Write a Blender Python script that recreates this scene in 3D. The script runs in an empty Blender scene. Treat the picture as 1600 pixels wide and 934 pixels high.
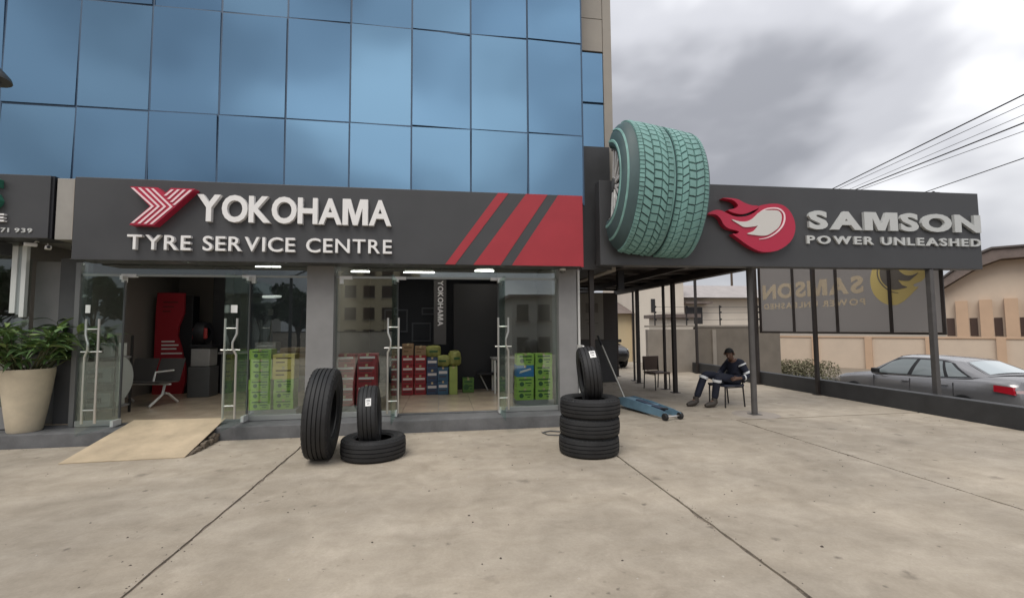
import bpy, bmesh, math, random
from mathutils import Vector, Matrix, Quaternion
random.seed(7)
R = math.radians
S = bpy.context.scene
C = S.collection

# ------------------------------------------------------------------ camera
cam = bpy.data.cameras.new('camera'); cam_o = bpy.data.objects.new('camera', cam); C.objects.link(cam_o)
cam.sensor_width = 36.0; cam.lens = 36.0*709.73/1600; cam.clip_end = 2000; cam.clip_start = 0.05
_r = Vector((0.98858043, -0.1505362, -0.00689853)); _u = Vector((-0.00268424, -0.06336175, 0.99798702)); _w = Vector((0.15067028, 0.98657191, 0.06304226))
cam_o.matrix_world = Matrix(((_r.x, _u.x, -_w.x, 0), (_r.y, _u.y, -_w.y, 0), (_r.z, _u.z, -_w.z, 1.6), (0, 0, 0, 1)))
S.camera = cam_o
S.render.resolution_x = 1024; S.render.resolution_y = 597
S.view_settings.view_transform = 'Standard'; S.view_settings.look = 'None'
S.view_settings.exposure = 0.48; S.view_settings.gamma = 1.0
S.cycles.max_bounces = 10; S.cycles.transparent_max_bounces = 24; S.cycles.glossy_bounces = 5
S.cycles.caustics_reflective = False; S.cycles.caustics_refractive = False
S.cycles.sample_clamp_indirect = 6

# ------------------------------------------------------------------ sky and sun (overcast)
SUN_EL, SUN_AZ = R(58), R(-150)          # azimuth clockwise from +Y (behind and left of the camera)
world = bpy.data.worlds.new('World'); S.world = world; world.use_nodes = True
nt = world.node_tree; nt.nodes.clear(); L = nt.links.new
def N(t, **k):
    n = nt.nodes.new(t)
    for a, b in k.items(): setattr(n, a, b)
    return n
sky = N('ShaderNodeTexSky', sky_type='NISHITA', sun_disc=False, sun_elevation=SUN_EL, sun_rotation=SUN_AZ)
bg1 = N('ShaderNodeBackground'); bg1.inputs[1].default_value = 0.1; L(sky.outputs[0], bg1.inputs[0])
tc = N('ShaderNodeTexCoord'); mp = N('ShaderNodeMapping'); mp.inputs['Scale'].default_value = (1, 1, 1.7); mp.inputs['Location'].default_value = (0.35, 0.1, 0.0); mp.inputs['Rotation'].default_value = (0, 0, R(9))
L(tc.outputs['Generated'], mp.inputs[0])
no = N('ShaderNodeTexNoise', noise_dimensions='4D'); no.inputs['W'].default_value = 3.8
no.inputs['Scale'].default_value = 2.1; no.inputs['Detail'].default_value = 4.5; no.inputs['Roughness'].default_value = 0.47; no.inputs['Distortion'].default_value = 0.25
L(mp.outputs[0], no.inputs['Vector'])
cr = N('ShaderNodeValToRGB'); cr.color_ramp.interpolation = 'EASE'
e = cr.color_ramp.elements
e[0].position = 0.36; e[0].color = (0.265, 0.272, 0.30, 1)
e[1].position = 0.66; e[1].color = (0.86, 0.865, 0.885, 1)
m_ = cr.color_ramp.elements.new(0.50); m_.color = (0.46, 0.467, 0.50, 1)
L(no.outputs[0], cr.inputs[0])
# standard overcast sky: about twice as bright overhead as at the horizon
sx = N('ShaderNodeSeparateXYZ'); L(tc.outputs['Generated'], sx.inputs[0])
og = N('ShaderNodeMapRange'); og.inputs[1].default_value = 0.0; og.inputs[2].default_value = 1.0; og.inputs[3].default_value = 0.74; og.inputs[4].default_value = 1.55; L(sx.outputs['Z'], og.inputs[0])
bg2 = N('ShaderNodeBackground'); L(og.outputs[0], bg2.inputs[1]); L(cr.outputs[0], bg2.inputs[0])
mx = N('ShaderNodeMixShader'); mx.inputs[0].default_value = 0.97
L(bg1.outputs[0], mx.inputs[1]); L(bg2.outputs[0], mx.inputs[2])
wo = N('ShaderNodeOutputWorld'); L(mx.outputs[0], wo.inputs[0])
sl = bpy.data.lights.new('sun', 'SUN'); sl.energy = 1.5; sl.angle = R(35); sl.color = (1.0, 0.955, 0.88)
so = bpy.data.objects.new('sun', sl); C.objects.link(so)
_d = Vector((math.sin(SUN_AZ)*math.cos(SUN_EL), math.cos(SUN_AZ)*math.cos(SUN_EL), math.sin(SUN_EL)))
so.rotation_euler = _d.to_track_quat('Z', 'Y').to_euler(); so.location = (0, 0, 40)

# ------------------------------------------------------------------ materials
MATS = {}
def mat(name, col, rough=0.6, metal=0.0, var=0.0, scale=4.0, bump=0.0, bscale=60.0, spec=0.5, emit=None, col2=None, detail=5, coat=0.0):
    if name in MATS: return MATS[name]
    m = bpy.data.materials.new(name); m.use_nodes = True; t = m.node_tree
    b = t.nodes['Principled BSDF']
    b.inputs['Base Color'].default_value = (*col, 1); b.inputs['Roughness'].default_value = rough; b.inputs['Metallic'].default_value = metal
    b.inputs['Specular IOR Level'].default_value = spec; b.inputs['Coat Weight'].default_value = coat
    if var or col2:
        tcn = t.nodes.new('ShaderNodeTexCoord'); n = t.nodes.new('ShaderNodeTexNoise'); n.inputs['Scale'].default_value = scale; n.inputs['Detail'].default_value = detail
        n.inputs['Roughness'].default_value = 0.62
        t.links.new(tcn.outputs['Object'], n.inputs['Vector'])
        r = t.nodes.new('ShaderNodeValToRGB'); r.color_ramp.elements[0].position = 0.32; r.color_ramp.elements[1].position = 0.68
        c2 = col2 or tuple(c*(1-var) for c in col); c1 = col if col2 else tuple(min(1, c*(1+var)) for c in col)
        r.color_ramp.elements[0].color = (*c2, 1); r.color_ramp.elements[1].color = (*c1, 1)
        t.links.new(n.outputs[0], r.inputs[0]); t.links.new(r.outputs[0], b.inputs['Base Color'])
        mr = t.nodes.new('ShaderNodeMapRange'); mr.inputs[3].default_value = max(0.03, rough-0.1); mr.inputs[4].default_value = min(1, rough+0.12)
        t.links.new(n.outputs[0], mr.inputs[0]); t.links.new(mr.outputs[0], b.inputs['Roughness'])
    if bump:
        tcn = t.nodes.new('ShaderNodeTexCoord'); n = t.nodes.new('ShaderNodeTexNoise'); n.inputs['Scale'].default_value = bscale; n.inputs['Detail'].default_value = 6
        t.links.new(tcn.outputs['Object'], n.inputs['Vector'])
        bp = t.nodes.new('ShaderNodeBump'); bp.inputs['Strength'].default_value = bump; bp.inputs['Distance'].default_value = 0.02
        t.links.new(n.outputs[0], bp.inputs['Height']); t.links.new(bp.outputs[0], b.inputs['Normal'])
    if emit:
        b.inputs['Emission Color'].default_value = (*col, 1); b.inputs['Emission Strength'].default_value = emit
    MATS[name] = m
    return m
def glass_mat(name, tint, refl, trans, rough=0.0):
    """tinted pane: transparent plus mirror reflection (architectural glass)"""
    if name in MATS: return MATS[name]
    m = bpy.data.materials.new(name); m.use_nodes = True; t = m.node_tree; t.nodes.clear()
    o = t.nodes.new('ShaderNodeOutputMaterial'); tr = t.nodes.new('ShaderNodeBsdfTransparent'); tr.inputs[0].default_value = (*trans, 1)
    gl = t.nodes.new('ShaderNodeBsdfGlossy'); gl.inputs['Color'].default_value = (*tint, 1); gl.inputs['Roughness'].default_value = rough
    lw = t.nodes.new('ShaderNodeLayerWeight'); lw.inputs[0].default_value = 0.5; pw5 = t.nodes.new('ShaderNodeMath'); pw5.operation = 'POWER'; pw5.inputs[1].default_value = 4.0; t.links.new(lw.outputs['Facing'], pw5.inputs[0])
    mr = t.nodes.new('ShaderNodeMapRange'); mr.inputs[3].default_value = refl; mr.inputs[4].default_value = 0.9
    t.links.new(pw5.outputs[0], mr.inputs[0])
    x = t.nodes.new('ShaderNodeMixShader'); t.links.new(mr.outputs[0], x.inputs[0]); t.links.new(tr.outputs[0], x.inputs[1]); t.links.new(gl.outputs[0], x.inputs[2])
    t.links.new(x.outputs[0], o.inputs[0]); MATS[name] = m
    return m
def concrete_mat():
    m = bpy.data.materials.new('forecourt_concrete'); m.use_nodes = True; t = m.node_tree; b = t.nodes['Principled BSDF']; l = t.links.new
    tcn = t.nodes.new('ShaderNodeTexCoord')
    def noise(sc, det=6, ro=0.6, dist=0.0, vec=None):
        n = t.nodes.new('ShaderNodeTexNoise'); n.inputs['Scale'].default_value = sc; n.inputs['Detail'].default_value = det; n.inputs['Roughness'].default_value = ro; n.inputs['Distortion'].default_value = dist
        l(vec or tcn.outputs['Object'], n.inputs['Vector']); return n
    def ramp(src, a, ca, bb, cb):
        r = t.nodes.new('ShaderNodeValToRGB'); r.color_ramp.elements[0].position = a; r.color_ramp.elements[0].color = (*ca, 1)
        r.color_ramp.elements[1].position = bb; r.color_ramp.elements[1].color = (*cb, 1); l(src, r.inputs[0]); return r
    def mix(kind, f, a, bsock):
        x = t.nodes.new('ShaderNodeMix'); x.data_type = 'RGBA'; x.blend_type = kind
        if isinstance(f, float): x.inputs[0].default_value = f
        else: l(f, x.inputs[0])
        l(a, x.inputs[6]); l(bsock, x.inputs[7]); return x.outputs[2]
    big = ramp(noise(0.55, 6, 0.62, 0.6).outputs[0], 0.30, (0.345, 0.302, 0.246), 0.70, (0.475, 0.418, 0.343))
    mid = ramp(noise(3.2, 8, 0.68, 0.4).outputs[0], 0.30, (0.80, 0.79, 0.775), 0.70, (1.09, 1.09, 1.09))
    c = mix('MULTIPLY', 1.0, big.outputs[0], mid.outputs[0])
    wide = ramp(noise(0.21, 4, 0.55, 0.9).outputs[0], 0.36, (0.86, 0.865, 0.87), 0.60, (1.04, 1.035, 1.02))
    c = mix('MULTIPLY', 1.0, c, wide.outputs[0])
    pale = ramp(noise(1.1, 7, 0.72, 1.2).outputs[0], 0.56, (1, 1, 1), 0.70, (1.12, 1.12, 1.13))
    c = mix('MULTIPLY', 1.0, c, pale.outputs[0])
    fine = ramp(noise(46, 4, 0.7).outputs[0], 0.25, (0.92, 0.92, 0.92), 0.75, (1.08, 1.08, 1.08))
    c = mix('MULTIPLY', 1.0, c, fine.outputs[0])
    # streaks dragged along X (trowel and tyre marks)
    mpn = t.nodes.new('ShaderNodeMapping'); mpn.inputs['Scale'].default_value = (0.7, 1.9, 1); mpn.inputs['Rotation'].default_value = (0, 0, 0.2); l(tcn.outputs['Object'], mpn.inputs[0])
    st = ramp(noise(1.6, 5, 0.6, 0.5, mpn.outputs[0]).outputs[0], 0.38, (0.93, 0.92, 0.905), 0.60, (1.02, 1.02, 1.02))
    c = mix('MULTIPLY', 1.0, c, st.outputs[0])
    # oil and dirt spots of different sizes
    for sc, th, dark, sel in ((0.9, 0.20, 0.72, 0.44), (1.9, 0.17, 0.55, 0.47), (4.2, 0.15, 0.35, 0.50), (8.5, 0.15, 0.4, 0.56)):
        v = t.nodes.new('ShaderNodeTexVoronoi'); v.inputs['Scale'].default_value = sc
        wob = noise(sc*4, 3); addv = t.nodes.new('ShaderNodeVectorMath'); addv.operation = 'MULTIPLY_ADD'; addv.inputs[1].default_value = (0.16/sc*2,)*3
        l(wob.outputs['Color'], addv.inputs[0]); l(tcn.outputs['Object'], addv.inputs[2]); l(addv.outputs[0], v.inputs['Vector'])
        spot = ramp(v.outputs['Distance'], th*0.35, (1, 1, 1), th, (0, 0, 0))
        wn = noise(sc*0.31, 2); pick = ramp(wn.outputs[0], sel, (0, 0, 0), sel+0.06, (1, 1, 1))
        f = t.nodes.new('ShaderNodeMath'); f.operation = 'MULTIPLY'; l(spot.outputs[0], f.inputs[0]); l(pick.outputs[0], f.inputs[1])
        f2 = t.nodes.new('ShaderNodeMath'); f2.operation = 'MULTIPLY'; f2.inputs[1].default_value = 1-dark; l(f.outputs[0], f2.inputs[0])
        k = t.nodes.new('ShaderNodeRGB'); k.outputs[0].default_value = (0.09, 0.075, 0.06, 1)
        c = mix('MIX', f2.outputs[0], c, k.outputs[0])
    l(c, b.inputs['Base Color'])
    b.inputs['Roughness'].default_value = 0.82; b.inputs['Specular IOR Level'].default_value = 0.3
    bp = t.nodes.new('ShaderNodeBump'); bp.inputs['Strength'].default_value = 0.35; bp.inputs['Distance'].default_value = 0.01
    l(noise(30, 8, 0.7).outputs[0], bp.inputs['Height']); l(bp.outputs[0], b.inputs['Normal'])
    return m
def blue_glass():
    m = bpy.data.materials.new('blue_mirror_glass'); m.use_nodes = True; t = m.node_tree; t.nodes.clear(); l = t.links.new
    o = t.nodes.new('ShaderNodeOutputMaterial'); gl = t.nodes.new('ShaderNodeBsdfGlossy'); gl.inputs['Roughness'].default_value = 0.10
    oi = t.nodes.new('ShaderNodeObjectInfo'); r = t.nodes.new('ShaderNodeValToRGB')
    r.color_ramp.elements[0].color = (0.185, 0.325, 0.475, 1); r.color_ramp.elements[1].color = (0.225, 0.38, 0.52, 1); l(oi.outputs['Random'], r.inputs[0]); l(r.outputs[0], gl.inputs['Color'])
    tcn = t.nodes.new('ShaderNodeTexCoord'); n = t.nodes.new('ShaderNodeTexNoise'); n.inputs['Scale'].default_value = 0.9; n.inputs['Detail'].default_value = 1; l(tcn.outputs['Object'], n.inputs['Vector'])
    bp = t.nodes.new('ShaderNodeBump'); bp.inputs['Strength'].default_value = 0.15; bp.inputs['Distance'].default_value = 0.05; l(n.outputs[0], bp.inputs['Height']); l(bp.outputs[0], gl.inputs['Normal'])
    tr = t.nodes.new('ShaderNodeBsdfTransparent'); tr.inputs[0].default_value = (0.5, 0.75, 0.9, 1)
    x = t.nodes.new('ShaderNodeMixShader'); x.inputs[0].default_value = 0.88; l(tr.outputs[0], x.inputs[1]); l(gl.outputs[0], x.inputs[2]); l(x.outputs[0], o.inputs[0])
    return m
M_CONC = concrete_mat(); M_BLUE = blue_glass()
M_SIGN = mat('charcoal_cladding', (0.052, 0.053, 0.056), 0.42, var=0.08, scale=1.5)
M_RED = mat('red_vinyl', (0.36, 0.028, 0.040), 0.42, var=0.06, scale=2)
M_REDL = mat('red_acrylic', (0.42, 0.02, 0.055), 0.35)
M_WHITE = mat('white_acrylic', (0.80, 0.79, 0.78), 0.4)
M_PINK = mat('pale_stripe', (0.83, 0.62, 0.65), 0.4)
M_SILVER = mat('silver_acrylic', (0.52, 0.53, 0.52), 0.38)
M_GREY = mat('grey_render', (0.235, 0.232, 0.230), 0.75, var=0.10, scale=2.2, bump=0.1)
M_DGREY = mat('dark_grey_paint', (0.075, 0.077, 0.08), 0.6, var=0.15, scale=2)
M_STEP = mat('step_concrete', (0.125, 0.126, 0.130), 0.75, var=0.28, scale=2.5, bump=0.2)
M_NAVY = mat('mullion_blue', (0.045, 0.088, 0.155), 0.45)
M_BEIGE = mat('beige_panel', (0.33, 0.30, 0.26), 0.6, var=0.07, scale=1.5)
M_STEEL = mat('stainless_steel', (0.62, 0.60, 0.57), 0.28, 0.85)
M_FIT = mat('brushed_fitting', (0.78, 0.78, 0.77), 0.35, 0.3)
M_SHOPG = glass_mat('shop_glass', (0.88, 0.93, 0.93), 0.12, (0.91, 0.95, 0.94))
M_LEAFG = glass_mat('door_glass', (0.8, 0.95, 0.9), 0.03, (0.95, 0.98, 0.97))
M_RUB = mat('tyre_rubber', (0.022, 0.022, 0.023), 0.62, var=0.25, scale=6, bump=0.06, bscale=120, spec=0.35)
M_RUBG = mat('tyre_groove', (0.008, 0.008, 0.009), 0.8)
M_STICK = mat('white_sticker', (0.78, 0.77, 0.75), 0.6)
M_RAMP = mat('ramp_plate', (0.46, 0.37, 0.255), 0.6, var=0.17, scale=3.2, bump=0.12, bscale=30)
M_POT = mat('cream_pot', (0.58, 0.50, 0.37), 0.7, var=0.09, scale=5, bump=0.1)
M_SOIL = mat('soil', (0.03, 0.022, 0.015), 0.95, bump=0.5)
M_TEAL = mat('teal_rubber', (0.175, 0.335, 0.308), 0.5, var=0.22, scale=5)
M_TEALD = mat('teal_dark', (0.05, 0.088, 0.092), 0.55, var=0.15, scale=3)
M_BRONZE = mat('dark_brown_steel', (0.030, 0.024, 0.022), 0.5, var=0.2, scale=5)
M_POST = mat('grey_post_steel', (0.085, 0.08, 0.078), 0.45, var=0.12, scale=6)
M_LOWW = mat('low_wall_paint', (0.040, 0.041, 0.043), 0.6, var=0.2, scale=3, bump=0.15)
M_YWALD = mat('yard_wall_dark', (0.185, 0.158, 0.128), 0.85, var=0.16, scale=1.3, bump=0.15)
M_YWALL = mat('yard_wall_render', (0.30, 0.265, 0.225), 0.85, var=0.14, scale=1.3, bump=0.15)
M_PEACH = mat('peach_paint', (0.60, 0.495, 0.395), 0.85, var=0.06, scale=0.8)
M_PEACHD = mat('apricot_paint', (0.55, 0.385, 0.265), 0.85, var=0.06, scale=0.8)
M_CREAM = mat('cream_paint', (0.70, 0.63, 0.54), 0.85, var=0.05, scale=0.7)
M_ROOFB = mat('brown_roof', (0.17, 0.135, 0.12), 0.8, var=0.15, scale=3)
M_ROOFG = mat('grey_roof', (0.36, 0.33, 0.32), 0.8, var=0.12, scale=2)
M_DARKW = mat('dark_window', (0.03, 0.028, 0.028), 0.15)
M_TILE = mat('shop_floor_tile', (0.40, 0.33, 0.25), 0.22, var=0.08, scale=2)
M_INWALL = mat('interior_wall', (0.20, 0.185, 0.17), 0.85, var=0.05, scale=1)
M_INNAVY = mat('interior_navy', (0.022, 0.027, 0.04), 0.6)
M_BLACK = mat('black_partition', (0.006, 0.006, 0.009), 0.5)
M_CEIL = mat('ceiling_board', (0.42, 0.42, 0.41), 0.9)
M_LIGHT = mat('tube_glow', (1.0, 0.97, 0.9), 0.5, emit=4.0)
M_ASPH = mat('asphalt', (0.10, 0.095, 0.088), 0.9, var=0.2, scale=1.2, bump=0.3)
M_EARTH = mat('dry_earth', (0.20, 0.165, 0.125), 0.95, var=0.2, scale=0.4, bump=0.3)
M_LEAF = mat('leaf_green', (0.12, 0.205, 0.07), 0.42, col2=(0.065, 0.125, 0.042), scale=9)
M_LEAFY = mat('leaf_yellow_green', (0.25, 0.34, 0.10), 0.42, col2=(0.14, 0.22, 0.07), scale=9)
M_STEM = mat('stem', (0.07, 0.075, 0.03), 0.7)
M_BARK = mat('bark', (0.10, 0.075, 0.055), 0.9, var=0.2, scale=8)
M_TREE = mat('tree_leaf', (0.045, 0.075, 0.03), 0.6, col2=(0.022, 0.042, 0.018), scale=1.5)
M_HEDGE = mat('hedge_leaf', (0.17, 0.165, 0.09), 0.8, col2=(0.13, 0.115, 0.07), scale=3)

# ------------------------------------------------------------------ mesh helpers
OFF = {}
class MB:
    def __init__(s): s.v = []; s.f = []; s.mi = []; s.cur = 0; s.mats = []
    def use(s, m):
        if m not in s.mats: s.mats.append(m)
        s.cur = s.mats.index(m); return s
    def add(s, vs, fs):
        k = len(s.v); s.v += [tuple(p) for p in vs]; s.f += [tuple(i+k for i in q) for q in fs]; s.mi += [s.cur]*len(fs); return s
    def box(s, x0, x1, y0, y1, z0, z1):
        return s.add([(x0,y0,z0),(x1,y0,z0),(x1,y1,z0),(x0,y1,z0),(x0,y0,z1),(x1,y0,z1),(x1,y1,z1),(x0,y1,z1)],
                     [(0,3,2,1),(4,5,6,7),(0,1,5,4),(1,2,6,5),(2,3,7,6),(3,0,4,7)])
    def bevbox(s, x0, x1, y0, y1, z0, z1, b=0.01):
        bm = bmesh.new(); bmesh.ops.create_cube(bm, size=1)
        for v in bm.verts: v.co = ((x0+x1)/2+v.co.x*(x1-x0), (y0+y1)/2+v.co.y*(y1-y0), (z0+z1)/2+v.co.z*(z1-z0))
        bmesh.ops.bevel(bm, geom=bm.edges[:], offset=b, segments=2, affect='EDGES', profile=0.6)
        bm.verts.index_update(); vs = [v.co[:] for v in bm.verts]; fs = [[v.index for v in f.verts] for f in bm.faces]; bm.free()
        return s.add(vs, fs)
    def prism(s, poly, y0, y1):
        """polygon in (x,z) extruded along y; counter-clockwise or not, fixed later by recalculation"""
        n = len(poly); vs = [(x, y0, z) for x, z in poly]+[(x, y1, z) for x, z in poly]
        return s.add(vs, [tuple(range(n)), tuple(reversed(range(n, 2*n)))]+[(i, (i+1) % n, n+(i+1) % n, n+i) for i in range(n)])
    def bar(s, a, b, w, h=None):
        a = Vector(a); b = Vector(b); d = (b-a).normalized(); h = h or w
        up = Vector((0,0,1)) if abs(d.z) < 0.95 else Vector((0,1,0))
        x = d.cross(up).normalized()*w/2; y = x.cross(d).normalized()*h/2
        p = [a-x-y, a+x-y, a+x+y, a-x+y, b-x-y, b+x-y, b+x+y, b-x+y]
        return s.add(p, [(0,3,2,1),(4,5,6,7),(0,1,5,4),(1,2,6,5),(2,3,7,6),(3,0,4,7)])
    def tube(s, path, r, n=8, cap=True):
        path = [Vector(p) for p in path]; rr = r if isinstance(r, (list, tuple)) else [r]*len(path)
        k0 = len(s.v); vs = []; fs = []
        prev = None
        for i, p in enumerate(path):
            d = (path[min(i+1, len(path)-1)]-path[max(i-1, 0)]).normalized()
            if prev is None: x = d.orthogonal().normalized()
            else: x = (prev-d*prev.dot(d)).normalized()
            prev = x; y = d.cross(x)
            for j in range(n):
                a = 2*math.pi*j/n; vs.append(p+(x*math.cos(a)+y*math.sin(a))*rr[i])
        for i in range(len(path)-1):
            for j in range(n):
                fs.append((i*n+j, i*n+(j+1) % n, (i+1)*n+(j+1) % n, (i+1)*n+j))
        if cap: fs += [tuple(reversed(range(n))), tuple(range((len(path)-1)*n, len(path)*n))]
        return s.add(vs, fs)
    def lathe(s, prof, n=32, a0=0.0, a1=2*math.pi, axis='z', c=(0,0,0), closed=False):
        """prof: (radius, height) pairs revolved about the axis"""
        full = abs(a1-a0-2*math.pi) < 1e-6; m = n if full else n+1; vs = []; k = len(prof)
        for i in range(m):
            a = a0+(a1-a0)*i/n
            for r, h in prof:
                p = (r*math.cos(a), r*math.sin(a), h) if axis == 'z' else (h, r*math.cos(a), r*math.sin(a))
                vs.append((p[0]+c[0], p[1]+c[1], p[2]+c[2]))
        fs = []
        for i in range(n):
            i2 = (i+1) % m
            for j in range(k if closed else k-1):
                j2 = (j+1) % k
                fs.append((i*k+j, i2*k+j, i2*k+j2, i*k+j2))
        return s.add(vs, fs)
    def disc(s, c, r, n=20, axis='z'):
        vs = []
        for i in range(n):
            a = 2*math.pi*i/n; u, v = r*math.cos(a), r*math.sin(a)
            vs.append((c[0]+u, c[1]+v, c[2]) if axis == 'z' else ((c[0], c[1]+u, c[2]+v) if axis == 'x' else (c[0]+u, c[1], c[2]+v)))
        return s.add(vs, [tuple(range(n))])
    def build(s, name, m=None, parent=None, smooth=False, local=False, fix=True, angle=35):
        me = bpy.data.meshes.new(name); vs = s.v
        root = parent
        if parent is not None and not local:
            o = OFF.get(parent.name, Vector((0,0,0)))
            vs = [(p[0]-o.x, p[1]-o.y, p[2]-o.z) for p in vs]
        me.from_pydata(vs, [], s.f)
        for x in (s.mats or [m]): me.materials.append(x)
        if s.mats: me.polygons.foreach_set('material_index', s.mi)
        if fix:
            bm = bmesh.new(); bm.from_mesh(me); bmesh.ops.recalc_face_normals(bm, faces=bm.faces); bm.to_mesh(me); bm.free()
        if smooth:
            me.polygons.foreach_set('use_smooth', [True]*len(me.polygons)); me.set_sharp_from_angle(angle=R(angle))
        me.update()
        return link(name, me, parent)
def link(name, me, parent=None):
    o = bpy.data.objects.new(name, me); C.objects.link(o)
    if parent is not None:
        o.parent = parent; OFF[o.name] = OFF.get(parent.name, Vector((0,0,0)))
    return o
def tag(o, label=None, cat=None, group=None, kind=None):
    if label: o['label'] = label
    if cat: o['category'] = cat
    if group: o['group'] = group
    if kind: o['kind'] = kind
    return o
def thing(name, label, cat, loc=(0,0,0), rot=(0,0,0), group=None):
    o = bpy.data.objects.new(name, None); C.objects.link(o); o.location = loc; o.rotation_euler = rot; o.empty_display_size = 0.1
    OFF[o.name] = Vector(loc); return tag(o, label, cat, group)
def dup(root, loc, rot=None, label=None, scale=None):
    r = root.copy(); C.objects.link(r); r.location = loc
    if rot is not None: r.rotation_euler = rot
    if scale is not None: r.scale = (scale,)*3
    if label: r['label'] = label
    for ch in list(root.children):
        c = ch.copy(); C.objects.link(c); c.parent = r
        for g in ch.children:
            d = g.copy(); C.objects.link(d); d.parent = c
    return r
def glyph(ch, bold=0.02, depth=0.1, space=None):
    """one letter as mesh data, standing in XZ, front at y=0, lower-left at the origin, cap height 1"""
    if ch == 'M':                                # drawn by hand: thickened font outlines of this letter cross themselves
        q = 0.17+1.6*bold; h = 0.69+2*bold; w = h*1.12; P = [(0,0),(0,1),(q*1.45,1),(0.5,0.36),(1-q*1.45,1),(1,1),(1,0),(1-q,0),(1-q,0.66),(0.5+q*0.42,0),(0.5-q*0.42,0),(q,0.66),(q,0)]
        bm = bmesh.new(); f = bm.faces.new([bm.verts.new((x*w, y*h-bold, 0)) for x, y in P]); bmesh.ops.triangulate(bm, faces=[f]); bm.verts.index_update()
        vs = [(v.co.x, v.co.y) for v in bm.verts]; fs = [[v.index for v in f.verts] for f in bm.faces]; be = [(e.verts[0].index, e.verts[1].index) for e in bm.edges if e.is_boundary]; bm.free()
        return vs, fs, be, 0.0, w, -bold, h-bold
    cu = bpy.data.curves.new('glyph', 'FONT'); cu.body = ch; cu.size = 1.0; cu.offset = bold; cu.resolution_u = 4
    ob = bpy.data.objects.new('glyph', cu); C.objects.link(ob)
    dg = bpy.context.evaluated_depsgraph_get(); dg.update()
    me = bpy.data.meshes.new_from_object(ob.evaluated_get(dg)); bpy.data.objects.remove(ob); bpy.data.curves.remove(cu)
    bm = bmesh.new(); bm.from_mesh(me); bmesh.ops.remove_doubles(bm, verts=bm.verts, dist=1e-4)
    bmesh.ops.triangulate(bm, faces=bm.faces)
    vs = [(v.co.x, v.co.y) for v in bm.verts]; x0 = min(p[0] for p in vs); x1 = max(p[0] for p in vs)
    bm.verts.index_update()
    fs = [[v.index for v in f.verts] for f in bm.faces]; be = [(e.verts[0].index, e.verts[1].index) for e in bm.edges if e.is_boundary]
    z0 = min(p[1] for p in vs); z1 = max(p[1] for p in vs)
    bm.free(); bpy.data.meshes.remove(me)
    return vs, fs, be, x0, x1, z0, z1
GL = {}
def letters(text, x0, x1, z0, z1, y, depth, m, parent, bold=0.02, gap=0.12, space=0.45, name='letter', flip=False, local=False, plane='xz', out=None):
    """raised letters filling the box x0..x1, z0..z1 on the plane y, each letter a part"""
    lay = []; cx = 0.0; H = None
    ref = GL.setdefault(('H', bold), glyph('H', bold)); cap = ref[6]-ref[5]
    for ch in text:
        if ch == ' ': cx += space; continue
        g = GL.setdefault((ch, bold), glyph(ch, bold)); lay.append((g, cx, ch)); cx += (g[4]-g[3])/cap+gap
        if ch == 'A': cx -= gap*0.25
    cx -= gap
    sx = (x1-x0)/cx; sz = (z1-z0)
    res = []
    for g, px, ch in lay:
        vs, fs, be, gx0, gx1, gz0, gz1 = g; n = len(vs); V = []
        for yy in (y-depth, y):
            for a, b in vs:
                X = x0+(px+(a-gx0)/cap)*sx; Z = z0+((b-ref[5])/cap)*sz
                if flip: X = x0+x1-X
                V.append((X, yy, Z) if plane == 'xz' else (yy, X, Z))
        mb = MB(); mb.add(V, [tuple(f) for f in fs]+[tuple(i+n for i in reversed(f)) for f in fs]+[(a, b, b+n, a+n) for a, b in be])
        res.append(mb.build(name, m, parent, local=local))
    return res

# ================================================================== SETTING
tag(MB().add([(-500,-500,-0.80),(500,-500,-0.80),(500,500,-0.80),(-500,500,-0.80)], [(0,1,2,3)]).build('ground', M_EARTH), kind='structure')
rd = MB(); rd.add([(8.9,-60,-0.75),(17.5,-60,-0.75),(17.5,60,-0.75),(8.9,60,-0.75)], [(0,1,2,3)])
tag(rd.build('road', M_ASPH), kind='structure')
rd2 = MB(); rd2.add([(-90,-18,-0.745),(90,-18,-0.745),(90,-11.5,-0.745),(-90,-11.5,-0.745)], [(0,1,2,3)])
tag(rd2.build('road', M_ASPH), kind='structure')
fc = MB(); fc.box(-30, 8.85, -11, 20, -0.80, -0.012)
fore = tag(fc.build('forecourt', mat('joint_filler', (0.17, 0.14, 0.11), 0.95, var=0.45, scale=7)), kind='structure')
def slab(x0, x1, y0, y1, seed):
    """concrete slab with slightly ragged long edges"""
    rnd = random.Random(seed); ny = max(2, int((y1-y0)/0.11)); m = MB(); V = []
    ed = lambda: rnd.gauss(0, 0.005)+(0.016 if rnd.random() < 0.08 else 0)
    for i in range(ny+1):
        y = y0+(y1-y0)*i/ny; V += [(x0+abs(ed()), y, 0.0), (x1-abs(ed()), y, 0.0)]
    n = len(V); V += [(x, y, -0.010) for x, y, z in V]; F = []
    for i in range(ny):
        a = 2*i; F += [(a, a+1, a+3, a+2), (n+a, n+a+2, n+a+3, n+a+1), (a, a+2, n+a+2, n+a), (a+1, n+a+1, n+a+3, a+3)]
    F += [(0, n, n+1, 1), (2*ny, 2*ny+1, n+2*ny+1, n+2*ny)]
    m.add(V, F); return m.build('slab', M_CONC, fore)
g_ = 0.009
for i, (a, b) in enumerate(((-30,-13.2),(-13.2,-7.4),(-7.4,-1.90),(-1.90,2.15),(2.15,4.97))):
    slab(a+g_, b-g_, -3.0+g_, 7.24, i); slab(a+g_, b-g_, -11, -3.0-g_, 20+i)
slab(4.97+0.004, 8.64, -3.0+g_, 7.2, 7); slab(4.97+g_, 8.64, -11, -3.0-g_, 8); slab(2.40, 8.64, 7.25, 12.78, 9); slab(5.1, 8.64, 12.8, 19.9, 10)

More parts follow.
